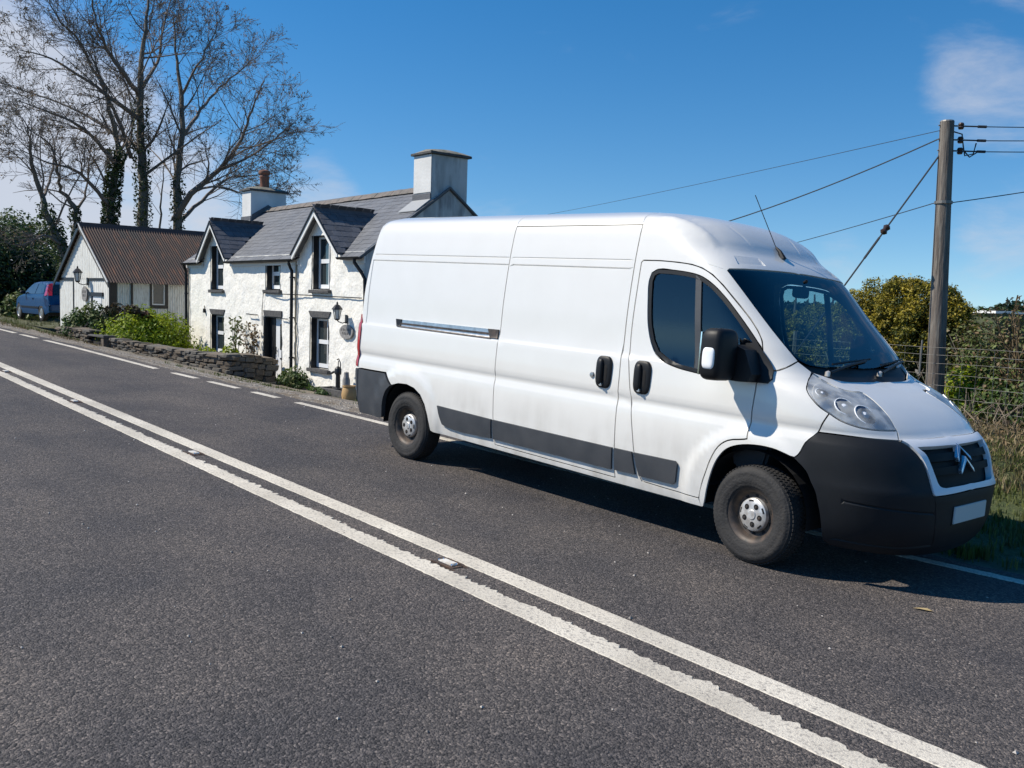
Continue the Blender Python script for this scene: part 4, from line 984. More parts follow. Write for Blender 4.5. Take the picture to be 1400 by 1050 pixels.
MB().prism([(a - .01, Z(z1 + .002)), (b + .005, Z(z1 + .002)), (b + .02, Z(z1 + .165)), (a - .08, Z(z1 + .165))], -.03, .05).build('lintel', M['stone_dark'], dr, bevel=.008)
MB().box((a - .12, -.30, Z(-.52)), (b + .1, .14, Z(-.455))).build('doorstep', M['stone_dark'], dr, bevel=.01)
# roof: boarded core, slates on top
OH = .16
V = [(SL - .06, -OH, Z(roofz(-OH)) - .03), (SR + .06, -OH, Z(roofz(-OH)) - .03), (SR + .06, TR, Z(roofz(TR)) - .03), (SL - .06, TR, Z(roofz(TR)) - .03), (SR + .06, DEP + OH, Z(roofz(-OH)) - .03), (SL - .06, DEP + OH, Z(roofz(-OH)) - .03)]
V += [(x, y, z - .05) for x, y, z in V]
# the front slope is cut away inside the dormers
fp2 = [(SL - .06, -OH)]
for c, hw_, ap in DORM:
    tt = (ap - EZ) / PITCH; e_ = hw_ - .03; fp2 += [(c - e_ * (1 + OH / tt), -OH), (c, tt - .04), (c + e_ * (1 + OH / tt), -OH)]
fp2 += [(SR + .06, -OH), (SR + .06, TR), (SL - .06, TR)]
W2, T2, _ = tri2d(densify(fp2, .5)); nb_ = len(V)
V += [(x, y, Z(roofz(y)) - .03) for x, y in W2]; V += [(x, y, Z(roofz(y)) - .08) for x, y in W2]
RF = [tuple(nb_ + i for i in t) for t in T2] + [tuple(nb_ + len(W2) + i for i in reversed(t)) for t in T2]
roof = obj('roof', mesh_of('roof', V, RF + [(3, 2, 4, 5), (8, 9, 11, 10), (4, 10, 11, 5), (0, 3, 9, 6), (3, 5, 11, 9), (1, 7, 8, 2), (2, 8, 10, 4)]), M['slate_dark'], house)
def slates(name, o, ex, ey, nx_, rows, w, gauge, m, parent, keep=None, cols=None):
    "overlapping slates on a plane: origin o at the eaves, ex along, ey up the slope"
    o, ex, ey = Vector(o), Vector(ex).normalized(), Vector(ey).normalized(); n = ex.cross(ey).normalized(); V = []; F = []
    for r in range(rows):
        x = -w * (r % 2) * .5 + random.uniform(-.02, .02)
        while x < nx_:
            ww = w * random.uniform(.9, 1.1); x0, x1 = max(0, x), min(nx_, x + ww - .006)
            if x1 - x0 > .04:
                c = (x0 + x1) / 2; h0 = r * gauge + random.uniform(-.008, .008); ln = gauge * 1.75
                if keep is None or keep(c, h0 + gauge * .5):
                    t0 = .014 + random.uniform(0, .004); j = [random.uniform(-.003, .003) for _ in range(4)]
                    P = [o + ex * x0 + ey * (h0 + j[0]) + n * t0, o + ex * x1 + ey * (h0 + j[1]) + n * (t0 + j[2]), o + ex * x1 + ey * (h0 + ln) + n * .006, o + ex * x0 + ey * (h0 + ln) + n * .006]
                    b = len(V); V += P + [P[0] - n * .012, P[1] - n * .012]
                    F += [(b, b + 1, b + 2, b + 3), (b + 4, b + 5, b + 1, b), (b + 4, b, b + 3), (b + 5, b + 2, b + 1)]
            x += ww
    return obj(name, mesh_of(name, V, F), m, parent, kind='stuff')
pl = hypot(1, PITCH)
def main_keep(x, h):
    s = SL - .06 + x; t = -OH + h / pl
    for c, hw_, ap in DORM:
        tt = (ap - EZ) / PITCH
        if t < tt + .02 and abs(s - c) < (hw_ + .10) * (1 - (t + .1) / (tt + .16)): return False
    if s < SL + .72 and t > 1.70: return False
    if s > SR - .74 and t > 1.70: return False
    return True
slates('slates', (SL - .06, -OH, Z(roofz(-OH)) - .03), (1, 0, 0), (0, 1, PITCH), SR - SL + .12, 17, .26, (TR + OH) * pl / 16.6, M['slate'], roof, main_keep)
nrt = 23
for i in range(nrt):
    x0 = SL + .75 + (SR - SL - 1.5) * i / nrt; x1 = x0 + (SR - SL - 1.5) / nrt - .012; zz = Z(roofz(TR)) + random.uniform(-.008, .008)
    MB().prism([(TR - .16, zz - .09), (TR - .14, zz - .06), (TR - .04, zz + .035), (TR + .04, zz + .035), (TR + .14, zz - .06), (TR + .16, zz - .09)], x0, x1, 'x').build('ridge_tile', M['ridge_clay'], roof)
# gabled dormers
for c, hwid, ap in DORM:
    tt = (ap - EZ) / PITCH + .04; ov = .20; sl_ = (ap - EZ) / hwid
    V = []; 
    dz = lambda s: ap + .03 - sl_ * abs(s)
    e = hwid + .07
    V = [(c, -ov, Z(dz(0))), (c, tt, Z(dz(0))), (c - e, -ov, Z(dz(e))), (c - e, -.08, Z(dz(e))), (c + e, -ov, Z(dz(e))), (c + e, -.08, Z(dz(e)))]
    V += [(x, y, z - .045) for x, y, z in V]
    dm = obj('dormer_roof', mesh_of('dormer_roof', V, [(0, 1, 3, 2), (0, 4, 5, 1), (6, 8, 9, 7), (6, 7, 11, 10), (0, 2, 8, 6), (0, 6, 10, 4), (2, 3, 9, 8), (4, 10, 11, 5)]), M['slate_dark'], house)
    for sg in (-1, 1):
        ln = hypot(e, dz(0) - dz(e)); ex = (0, -1, 0) if sg < 0 else (0, 1, 0)
        org = (c - e, tt, Z(dz(e))) if sg < 0 else (c + e, -ov, Z(dz(e)))
        def kp(x, h, sg=sg, ln=ln):
            t = (tt - x) if sg < 0 else (-ov + x)
            return t < .0 + (h / ln) * tt + .05 and t > -ov
        slates('slates', org, ex, (-sg * e, 0, dz(0) - dz(e)), tt + ov, 8, .24, ln / 8, M['slate_dark'], dm, kp)
    MB().prism([(c - .09, Z(dz(0)) - .06), (c, Z(dz(0)) + .045), (c + .09, Z(dz(0)) - .06)], -ov - .01, tt, 'y').build('ridge_cap', M['slate_dark'], dm)
    for sg in (-1, 1):
        q = [(c, Z(ap - .012)), (c + sg * (hwid + .05), Z(ap - .012 - sl_ * (hwid + .05))), (c + sg * (hwid + .05), Z(ap - .012 - sl_ * (hwid + .05)) - .11), (c, Z(ap - .012) - .135)]
        MB().prism(q, -ov - .012 + .004 * (sg > 0), -ov + .018, 'y').build('bargeboard', M['trim_white'], dm)
        q2 = [(x, z + .028) if i < 2 else (x, z + (.205 if i == 3 else .178)) for i, (x, z) in enumerate(q)]
        MB().prism([(q[0][0], q[0][1] + .055), (q[1][0] + sg * .03, q[1][1] + .03), (q[1][0] + sg * .03, q[1][1] + .002), (q[0][0], q[0][1] + .002)], -ov - .04, -ov - .0125 + .0, 'y').build('verge_strip', M['black_paint'], dm)
# eaves boards, gutters and pipes
segs = [(SL - .06, DORM[0][0] - DORM[0][1] - .02), (DORM[0][0] + DORM[0][1] + .02, DORM[1][0] - DORM[1][1] - .02), (DORM[1][0] + DORM[1][1] + .02, SR + .08)]
for a, b in segs:
    MB().box((a, -.035, Z(EZ) - .27), (b, .0 - .022, Z(EZ) - .12)).build('fascia', M['trim_white'], house)
    g = MB(); pr = [(-.055 * sin(w), -.055 * cos(w) + .0) for w in np.linspace(-1.5, 1.5, 8)]
    P = [(-.175 + y_ * 1.0, Z(EZ) - .135 + z_) for y_, z_ in [(.055 * sin(w), -.055 * cos(w)) for w in np.linspace(-1.57, 1.57, 9)]]
    P2 = [(-.175 + .046 * sin(w), Z(EZ) - .135 - .046 * cos(w)) for w in np.linspace(1.57, -1.57, 9)]
    g.prism(P + P2, a, b, 'x'); g.build('gutter', M['black_plastic'], house)
def pipe(name, pts, r, m): b = MB(); b.tube(pts, r, 8); return b.build(name, m, house, smooth=True)
M['black_pipe'] = M['black_plastic']
pipe('downpipe', [(-.33, -.175, Z(EZ) - .16), (-.33, -.17, Z(EZ) - .24), (-.33, -.085, Z(EZ) - .42), (-.33, -.085, Z(-.42))], .042, M['black_pipe'])
for zz in (2.2, 1.2, .2): MB().box((-.385, -.12, Z(zz)), (-.275, -.01, Z(zz + .035))).build('pipe_bracket', M['black_pipe'], house)
M['cable_buff'] = mat('cable_buff', (.22, .19, .13), .7)
pipe('cable', [(-.19, -.035, Z(2.62)), (-.20, -.045, Z(1.6)), (-.17, -.04, Z(.6)), (-.19, -.045, Z(-.40))], .02, M['cable_buff'])
pipe('downpipe', [(2.88, -.175, Z(EZ) - .15), (2.88, -.175, Z(EZ) - .26), (3.0, -.06, Z(EZ) - .48), (3.08, -.02, Z(EZ) - .62), (3.08, .05, Z(-.5))], .04, M['black_pipe'])
pipe('downpipe', [(SL + .03, -.16, Z(EZ) - .16), (SL - .03, -.06, Z(EZ) - .4), (SL - .03, -.05, Z(-.2))], .042, M['black_pipe'])
pipe('cable', [(-7.40, -.03, Z(EZ) - .3), (-7.40, -.04, Z(-.1))], .016, M['cable_buff'])
pipe('cable', [(-2.12, -.04, Z(.95)), (-2.13, -.04, Z(1.4)), (-2.07, -.035, Z(1.815)), (-1.1, -.115, Z(1.80)), (.4, -.04, Z(1.79)), (1.6, -.04, Z(1.775)), (2.98, -.035, Z(1.76))], .012, M['black_pipe'])
pipe('washing_line_hook', [(-3.0, -.02, Z(1.235)), (-3.0, -.10, Z(1.235)), (-2.45, -.10, Z(1.225)), (-2.45, -.02, Z(1.225))], .013, M['black_pipe'])
pipe('washing_line_hook', [(-.98, -.02, Z(1.18)), (-.98, -.07, Z(1.18)), (-.66, -.07, Z(1.175)), (-.66, -.02, Z(1.175))], .012, M['black_pipe'])
b = MB(); b.box((-6.18, -.07, Z(1.18)), (-6.11, -.0, Z(1.30))); b.tube([(-6.145, -.035, Z(1.3)), (-6.145, -.035, Z(1.39))], .012, 6); b.build('tap_bracket', M['black_pipe'], house)
# chimneys
def chimney(s0, s1, t0, t1, zt, m, lab, stain=None):
    ch = MB(); ch.box((s0, t0, Z(3.75)), (s1, t1, Z(zt)), jit=.004); c = ch.build('chimney', m, roof, bevel=.012, label=lab)
    k = MB(); k.box((s0 - .07, t0 - .07, Z(zt) + .002), (s1 + .07, t1 + .07, Z(zt) + .055)); k.build('cap_slab', M['stone_dark'], c, bevel=.006)
    k = MB(); n = 7
    V = []; F = []
    for i in range(n + 1):
        for j in range(n + 1):
            u, v = i / n, j / n; h = (1 - abs(2 * u - 1) ** 2.2) * (1 - abs(2 * v - 1) ** 2.2)
            V.append((s0 - .06 + (s1 - s0 + .12) * u, t0 - .06 + (t1 - t0 + .12) * v, Z(zt) + .056 + .12 * h ** .6 + .015 * noise.noise((u * 5, v * 5, s0))))
    for i in range(n):
        for j in range(n): F.append((i * (n + 1) + j, (i + 1) * (n + 1) + j, (i + 1) * (n + 1) + j + 1, i * (n + 1) + j + 1))
    k.add(V, F); k.build('flaunching', M['mortar_cap'], c, smooth=True)
    f = MB(); f.box((s0 - .025, t0 - .03, Z(roofz(t0)) - .02), (s1 + .025 * (s0 < 0), t0 - .004, Z(roofz(t0)) + .15)); f.build('flashing', M['slate_dark'], c)
    f = MB(); f.prism([(t0 - .42, Z(roofz(t0 - .42)) + .012), (t0 - .03, Z(roofz(t0 - .03)) + .012), (t0 - .03, Z(roofz(t0 - .03)) + .035), (t0 - .42, Z(roofz(t0 - .42)) + .03)], s0 - .02, s1 + .02, 'x'); f.build('lead_apron', M['lead'], c)
    return c
c1 = chimney(SL + .0, SL + .68, 1.73, 2.92, 5.02, M['render_white'], 'left white chimney stack carrying a clay pot')
xs_c = SL + .34
k = MB(); k.lathe([(.15, 0), (.145, .30), (.165, .33), (.165, .37), (.14, .39), (.14, .43), (.175, .45), (.19, .50), (.17, .55), (.08, .58), (.001, .59)], (xs_c, 2.33, Z(5.02) + .14), 'z', 16); k.build('chimney_pot', M['terracotta'], c1, smooth=True)
c1b = MB(); c1b.prism([(1.75, Z(roofz(1.70))), (2.90, Z(roofz(1.62))), (2.9, Z(roofz(1.9)) + .1), (2.30, Z(roofz(2.25)) + .16), (1.75, Z(roofz(1.75)) + .18)], SL + .684, SL + .70, 'x'); c1b.build('flashing', M['slate_dark'], c1)
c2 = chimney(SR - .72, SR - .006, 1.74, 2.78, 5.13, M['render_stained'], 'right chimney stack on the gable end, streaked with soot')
c2f = MB(); c2f.box((SR - .722, 1.727, Z(roofz(1.74)) + .18), (SR - .008, 1.737, Z(5.12))); c2f.build('sunlit_render', M['render_white'], c2)  # paler skin on the sunward face, sunlight put into its colour
MB().prism([(-.1, Z(roofz(-.1)) - .11), (TR, Z(roofz(TR)) - .11), (TR, Z(roofz(TR)) - .035), (-.1, Z(roofz(-.1)) - .035)], SR + .004, SR + .03, 'x').build('verge_board', M['stone_dark'], house)
MB().prism([(DEP + .1, Z(roofz(-.1)) - .11), (TR, Z(roofz(TR)) - .11), (TR, Z(roofz(TR)) - .035), (DEP + .1, Z(roofz(-.1)) - .035)], SR + .004, SR + .03, 'x').build('verge_board', M['stone_dark'], house)
# coach lamp and slate name plaque: things hung on a wall
M['lamp_glass'] = mat('lamp_glass', (.6, .62, .6), .15, spec=.6)
def coach_lamp(loc, rot, lab, sc=1.):
    t = thing('coach_lamp', lab, 'lamp', loc, rot, 'black coach lamps on the walls'); t.scale = (sc,) * 3
    b = MB(); b.box((-.05, -.012, -.10), (.05, .0, .10)); b.tube([(0, -.01, -.06), (0, -.10, -.09), (0, -.20, -.06), (0, -.24, -.02)], .012, 6); b.build('wall_bracket', M['black_paint'], t)
    b = MB(); 
    for k in range(6):
        w = 2 * pi * k / 6; b.tube([(.055 * cos(w), -.24 + .055 * sin(w), 0), (.095 * cos(w), -.24 + .095 * sin(w), .22)], .007, 5)
    b.lathe([(.03, -.03), (.062, -.005), (.06, .008), (.001, .012)], (0, -.24, 0), 'z', 6); b.lathe([(.125, .215), (.12, .235), (.06, .31), (.02, .335), (.022, .37), (.001, .40)], (0, -.24, 0), 'z', 6)
    b.build('lantern_frame', M['black_paint'], t)
    b = MB(); b.lathe([(.052, .01), (.090, .215)], (0, -.24, 0), 'z', 6); b.build('lantern_glass', M['lamp_glass'], t)
    return t
p = hw(2.30, -.02, 1.27); coach_lamp(p, radians(-2.5), 'black coach lamp on the cottage wall above a slate plaque')
def plaque(loc, rot, lab, w, h):
    t = thing('name_plaque', lab, 'plaque', loc, rot, 'oval slate plaques below the lamps')
    P = [(w * cos(a) * (1 + .07 * noise.noise((cos(a) * 2, sin(a) * 2, w))), h * sin(a) * (1 + .07 * noise.noise((cos(a) * 2, sin(a) * 2, h)))) for a in np.linspace(0, 2 * pi, 21)[:-1]]
    MB().prism(P, -.035, -.005, 'y').build('slate_slab', M['plaque_slate'], t)
    b = MB()
    for r, n in ((.28, 6), (-.22, 5)):                     # weathered carved letters, too worn to read
        for k in range(n):
            x = (k - (n - 1) / 2) * w * .24; b.box((x - w * .05, -.038, r * h - h * .16), (x + w * .05, -.0352, r * h + h * .16), jit=.004)
    b.build('carved_letters', M['stone_dark'], t, kind='stuff')
M['plaque_slate'] = mat('plaque_slate', (.30, .285, .27), .7, var=(.18, .175, .17), vscale=20)
plaque(hw(2.34, -.02, .985), radians(-2.5), 'grey slate plaque on the cottage wall under the coach lamp', .30, .165)
# hand pump on its trough, flowerpot
tr = thing('stone_trough', 'low black stone trough against the cottage wall', 'trough', hw(2.44, -.30, -.54), radians(-2.5))
b = MB(); b.box((-.62, -.24, 0), (.62, -.14, .24), jit=.008); b.box((-.62, .14, 0), (.62, .24, .24), jit=.008); b.box((-.62, -.139, 0), (-.52, .139, .24)); b.box((.52, -.139, 0), (.62, .139, .24)); b.box((-.51, -.139, .0), (.51, .139, .12)); b.build('trough_body', M['stone_dark'], tr)
b = MB(); b.box((-.51, -.139, .122), (.51, .139, .21)); b.build('soil', mat('soil', (.03, .024, .018), .95), tr)
hp = thing('hand_pump', 'black cast iron hand pump standing in the trough', 'pump', hw(2.45, -.30, -.32), radians(-2.5))
b = MB(); b.lathe([(.09, 0), (.085, .03), (.055, .05), (.052, .34), (.075, .36), (.08, .47), (.06, .50), (.02, .53), (.001, .54)], n=14); b.tube([(0, 0, .40), (-.10, -.05, .40), (-.17, -.08, .36)], [.03, .028, .024], 8); b.build('pump_body', M['black_paint'], hp, smooth=True)
b = MB(); b.tube([(0, 0, .50), (.01, 0, .66)], .012, 6); b.tube([(-.05, 0, .68), (.02, 0, .70), (.10, .0, .62), (.12, 0, .35)], .014, 6); b.build('pump_handle', M['black_paint'], hp, smooth=True)
st = thing('stone_bottle', 'grey stone figure standing beside the hand pump', 'ornament', hw(2.79, -.28, -.32), radians(-2.5))
MB().lathe([(.001, 0), (.09, .01), (.085, .25), (.06, .33), (.055, .42), (.001, .44)], n=12).build('figure', M['plaque_slate'], st, smooth=True)
fp = thing('flowerpot', 'tall terracotta flowerpot at the end of the stone trough', 'pot', hw(3.34, -.52, -.60), 0)
MB().lathe([(.001, 0), (.10, .0), (.145, .12), (.165, .26), (.15, .36), (.13, .42), (.145, .44), (.145, .46), (.12, .46), (.11, .40)], n=20).build('pot', mat('pot_clay', (.46, .30, .13), .75, var=(.36, .22, .1), vscale=6), fp, smooth=True)
# ------------------------------------------------------------------ corrugated shed
M['shed_white'] = mat('shed_white', (.74, .74, .70), .8, var=(.64, .64, .60), vscale=3, var2=(.42, .38, .32), v2scale=10, stretch=(3, 3, .5))
M['rusty_tin'] = mat('rusty_tin', (.060, .036, .029), .85, var=(.034, .029, .028), vscale=.9, var2=(.13, .058, .034), v2scale=3.2, stretch=(.5, 2.4, .5), bump=.3, bscale=30)
X0, X1, XR_, Y0, Y1 = -31.02, -25.90, -28.46, 3.5, 9.2
shed = thing('shed', 'white corrugated iron shed with rusty pitched tin roof and black trim', 'shed', (XR_, Y0, 0.))
l = lambda x, y, z: (x - XR_, y - Y0, z)
ZE, ZA = 2.10, 3.86
def corr(name, o, ex, ey, lx, ly, pitch, amp, m, parent, clip=None, n=6):
    "corrugated sheet: waves across ex"
    o, ex, ey = Vector(o), Vector(ex).normalized(), Vector(ey).normalized(); nn = ex.cross(ey).normalized(); V = []; F = []
    k = int(lx / pitch * n)
    for i in range(k + 1):
        x = lx * i / k; h = amp * sin(2 * pi * i / n)
        y1 = ly if clip is None else clip(x)
        V += [o + ex * x + nn * h, o + ex * x + ey * y1 + nn * h]
    F = [(2 * i, 2 * i + 2, 2 * i + 3, 2 * i + 1) for i in range(k)]
    return obj(name, mesh_of(name, V, F, True), m, parent)
# gable front, boarded panels with vertical ribs, split by black battens
gh = lambda x: (ZE if False else 0) + ZE + (ZA - ZE) * (1 - abs(x - XR_) / (X1 - XR_)) - .03
base = -.35
def gable_panel(x0, x1, zb, zt=None, name='wall_panel', y=Y0):
    V = []; F = []; k = max(2, int((x1 - x0) / .17)) * 4
    for i in range(k + 1):
        x = x0 + (x1 - x0) * i / k; h = (.012 if i % 4 in (1, 2) else 0)
        zt_ = min(gh(x), zt) if zt else gh(x); V += [l(x, y - h, zb), l(x, y - h, zt_)]
    return obj(name, mesh_of(name, V, [(2 * i, 2 * i + 2, 2 * i + 3, 2 * i + 1) for i in range(k)]), M['shed_white'], shed)
gable_panel(X0, X0 + 1.55, base, ZE); gable_panel(X0 + 1.56, X1 - 1.62, base, ZE); gable_panel(X1 - .80, X1, base, ZE); gable_panel(X1 - 1.62, X1 - .80, 1.62, ZE)
gable_panel(X0, XR_, ZE + .006); gable_panel(XR_ + .004, X1, ZE + .006)
b = MB()
for (x0, x1, z0, z1, dy) in ((X0, X0 + 1.60, ZE - .05, ZE + .05, .03), (XR_ + .45, X1, ZE - .045, ZE + .035, .031), (X0 + 1.52, X0 + 1.60, base, ZE - .051, .032), (X1 - 1.95, X1 - .62, 1.56, 1.68, .06), (X1 - 1.72, X1 - 1.60, base, 1.555, .045)):
    b.box(l(x0, Y0 - dy, z0), l(x1, Y0 - .002, z1)); b.build('trim_board', M['black_paint'], shed); b = MB()
d = MB(); d.box(l(X1 - 1.60, Y0 - .02, base), l(X1 - .80, Y0 + .03, 1.555)); dd = d.build('door', M['upvc'], shed)
MB().box(l(X1 - .95, Y0 - .045, .75), l(X1 - .90, Y0 - .021, .9)).build('handle', M['black_paint'], dd)
# side wall of ribbed sheets facing the cottage
def side_panel(y0, y1, zb, zt, off=0., pitch=.076, amp=.010, m=None):
    return corr('side_sheet', l(X1 + off, y0, zb), (0, 1, 0), (0, 0, 1), y1 - y0, zt - zb, pitch, amp, m or M['shed_white'], shed)
side_panel(Y0 + .05, 4.12, base, ZE - .02); side_panel(4.16, 4.70, base, ZE - .05, .012, .4, .003); side_panel(4.72, 5.26, base, 1.22); side_panel(5.28, Y1, base, ZE - .02)
b = MB(); b.box(l(X1 - .03, Y0 - .05, base), l(X1 + .03, Y0 + .18, ZE - .01)); b.build('corner_board', M['black_paint'], shed)
for (y0, y1, z0, z1) in ((4.10, 4.17, base, ZE - .02), (4.10, 4.74, ZE - .05, ZE + .02)):
    b = MB(); b.box(l(X1 + .015, y0, z0), l(X1 + .035, y1, z1)); b.build('trim_board', M['black_paint'], shed)
w = MB(); w.box(l(X1 - .02, 4.70, 1.23), l(X1 + .035, 5.28, 1.33)); w.box(l(X1 - .02, 4.70, 1.331), l(X1 + .035, 4.765, ZE)); w.box(l(X1 - .02, 5.18, 1.331), l(X1 + .035, 5.28, ZE)); wf = w.build('window', M['black_paint'], shed)
w = MB(); w.box(l(X1 - .02, 4.766, 1.332), l(X1 + .02, 4.805, ZE - .02)); w.box(l(X1 - .02, 5.14, 1.332), l(X1 + .02, 5.179, ZE - .02)); w.box(l(X1 - .02, 4.806, 1.332), l(X1 + .02, 5.139, 1.372)); w.box(l(X1 - .02, 4.806, ZE - .06), l(X1 + .02, 5.139, ZE - .02)); w.build('frame', M['trim_white'], wf)
MB().box(l(X1 - .012, 4.806, 1.373), l(X1 - .006, 5.139, ZE - .061)).build('pane', M['glass_house'], wf)
MB().box(l(X1 + .02, 5.82, 1.72), l(X1 + .035, Y1, 1.75)).build('trim_board', M['stone_dark'], shed)
b = MB(); b.box(l(X1 + .012, 5.95, .75), l(X1 + .16, 6.12, 1.05)); b.build('meter_box', M['black_paint'], shed)
b = MB(); b.box(l(X0, Y1 - .06, base), l(X1, Y1, ZE)); b.box(l(X0, Y0 + .05, base), l(X0 + .05, Y1 - .06, ZE)); b.build('back_wall', M['shed_white'], shed)
sl = hypot(X1 - XR_ + .22, (ZA - ZE) * (X1 - XR_ + .22) / (X1 - XR_))
kx = (X1 - XR_ + .22); kz = (ZA - ZE) * kx / (X1 - XR_)
rf = corr('roof', l(XR_ + kx, Y0 - .14, ZA + .05 - kz), (0, 1, 0), (-kx, 0, kz), Y1 - Y0 + .3, sl, .085, .016, M['rusty_tin'], shed, n=6)
corr('roof', l(XR_ - kx, Y1 + .16, ZA + .05 - kz), (0, -1, 0), (kx, 0, kz), Y1 - Y0 + .3, sl, .085, .016, M['rusty_tin'], shed, n=6)
b = MB(); b.prism([(-.20, ZA - .08), (0, ZA + .10), (.20, ZA - .08), (.20, ZA - .11), (0, ZA + .05), (-.20, ZA - .11)], -.2, Y1 - Y0 + .2, 'y'); b.build('ridge_capping', M['black_plastic'], shed)
for sg in (-1, 1):
    q = [(0, ZA + .03), (sg * (kx + .02), ZA + .03 - kz), (sg * (kx + .02), ZA - .11 - kz), (0, ZA - .13)]
    MB().prism(q, -.155 - .003 * (sg > 0), -.125, 'y').build('bargeboard', M['black_paint'] if sg < 0 else M['stone_dark'], shed)
MB().prism([(.02, ZA + .075), (kx + .02, ZA + .075 - kz), (kx + .02, ZA + .035 - kz), (.02, ZA + .035)], -.19, -.159, 'y').build('verge_roll', M['shed_white'], shed)
coach_lamp((-27.95, Y0 - .04, 2.02), 0, 'black coach lamp high on the white gable of the shed', 1.25)
plaque((-28.15, Y0 - .05, 1.62), 0, 'round carved slate plaque on the shed gable beneath the lamp', .27, .25)

# ------------------------------------------------------------------ dry stone walls
STONES = []
for k in range(12):
    bm = bmesh.new(); bmesh.ops.create_cube(bm, size=1); bmesh.ops.bevel(bm, geom=bm.edges[:], offset=.14, segments=1, affect='EDGES')
    for v in bm.verts: v.co += Vector((random.uniform(-.07, .07), random.uniform(-.07, .07), random.uniform(-.09, .09)))
    me = bpy.data.meshes.new('stone'); bm.to_mesh(me); bm.free(); STONES.append(me)
M['wall_stone'] = mat('wall_stone', (.15, .118, .088), .92, var=(.10, .082, .066), vscale=3.1, var2=(.22, .20, .155), v2scale=8, bump=.6, bscale=14)
M['wall_stone_grey'] = mat('wall_stone_grey', (.09, .086, .082), .92, var=(.14, .125, .105), vscale=3.1, var2=(.22, .21, .17), v2scale=9, bump=.6, bscale=14)
for i, me in enumerate(STONES): me.materials.append(M['wall_stone'] if i % 2 else M['wall_stone_grey'])
def lerp2(P, s):
    d = 0
    for i in range(len(P) - 1):
        a, b = Vector(P[i]), Vector(P[i + 1]); l_ = (b - a).length
        if d + l_ >= s or i == len(P) - 2: t = (s - d) / l_; return a.lerp(b, min(1, t)), (b - a).normalized()
        d += l_
def stone_wall(label, path, hts, thick=.42, limit=300):
    "path: ground line of the visible face (world xy), hts: heights at the path points"
    a = path[0]; t = thing('dry_stone_wall', label, 'stone wall', (a[0], a[1], float(gz(a[0], a[1]))))
    inv = Vector(t.location); tot = sum((Vector(path[i + 1]) - Vector(path[i])).length for i in range(len(path) - 1))
    cum = [0]
    for i in range(len(path) - 1): cum.append(cum[-1] + (Vector(path[i + 1]) - Vector(path[i])).length)
    hs_ = lambda s: float(np.interp(s, cum, hts))
    core = MB(); k = 0; n = int(tot / .25)
    for i in range(n):
        s0, s1 = tot * i / n, tot * (i + 1) / n; p, d = lerp2(path, s0 + 1e-4); q, _ = lerp2(path, s1 - 1e-4); nn = Vector((-d.y, d.x)); 
        def c(P, off, z): return (P.x + nn.x * off - inv.x, P.y + nn.y * off - inv.y, z - inv.z)
        z0 = float(gz(p.x, p.y)) - .15; z1 = float(gz(q.x, q.y)) - .15; h0, h1 = hs_(s0) - .07, hs_(s1) - .07
        core.add([c(p, .08, z0), c(q, .08, z1), c(q, thick, z1), c(p, thick, z0), c(p, .08, z0 + .15 + h0), c(q, .08, z1 + .15 + h1), c(q, thick, z1 + .15 + h1), c(p, thick, z0 + .15 + h0)], [(0, 1, 5, 4), (4, 5, 6, 7), (2, 3, 7, 6), (1, 2, 6, 5), (3, 0, 4, 7)])
    core.build('core', M['dark_void'], t)
    rows = 4
    for r in range(rows + 1):
        s = random.uniform(-.1, 0)
        while s < tot - .04:
            ln = random.uniform(.17, .42) if r < rows else random.uniform(.22, .5); sm = min(tot, max(0, s + ln / 2)); p, d = lerp2(path, sm); h = hs_(sm); rh = h / rows
            z = float(gz(p.x, p.y)) + (rh * (r + .5) + random.uniform(-.015, .015) if r < rows else h + .02)
            nn = Vector((-d.y, d.x)); dep = .20 if r < rows else thick + .05
            o = bpy.data.objects.new('stone', random.choice(STONES)); COL.objects.link(o); o.parent = t
            off = .10 + random.uniform(-.025, .025) if r < rows else thick / 2 + random.uniform(-.02, .02)
            o.location = (p.x + nn.x * off - inv.x, p.y + nn.y * off - inv.y, z - inv.z); o.scale = (ln * .98, dep, rh * random.uniform(.86, 1.12) if r < rows else random.uniform(.07, .11))
            o.rotation_euler = (random.uniform(-.08, .08), random.uniform(-.09, .09), atan2(d.y, d.x) + random.uniform(-.08, .08)); s += ln; k += 1
    return t
stone_wall('dark low dry stone wall curving up to the cottage door', [(-23.0, 2.38), (-20.5, 2.85), (-18.6, 3.28), (-17.75, 3.55), (-17.62, 4.05), (-17.72, 4.78)], [.21, .25, .34, .44, .56, .58])
stone_wall('short low rubble wall in front of the shed gable', [(-26.3, 2.04), (-25.3, 2.13), (-24.2, 2.24)], [.20, .27, .30])
t = thing('gate_slab', 'dark slate slab bridging the gap in the roadside wall', 'slab', (-23.55, 2.30, float(gz(-23.55, 2.35))))
b = MB(); b.box((-.75, .06, -.1), (.55, .5, .19), jit=.01); b.build('recess', M['dark_void'], t); b = MB(); b.box((-.80, -.03, .23), (.70, .55, .29), jit=.012); b.build('slab', M['stone_dark'], t, bevel=.01)  # recess box is solid near-black, the shade of the gap painted in
b = MB(); b.box((.46, -.02, -.1), (.68, .5, .225), jit=.012); b.build('end_stone', M['wall_stone'], t, bevel=.02)

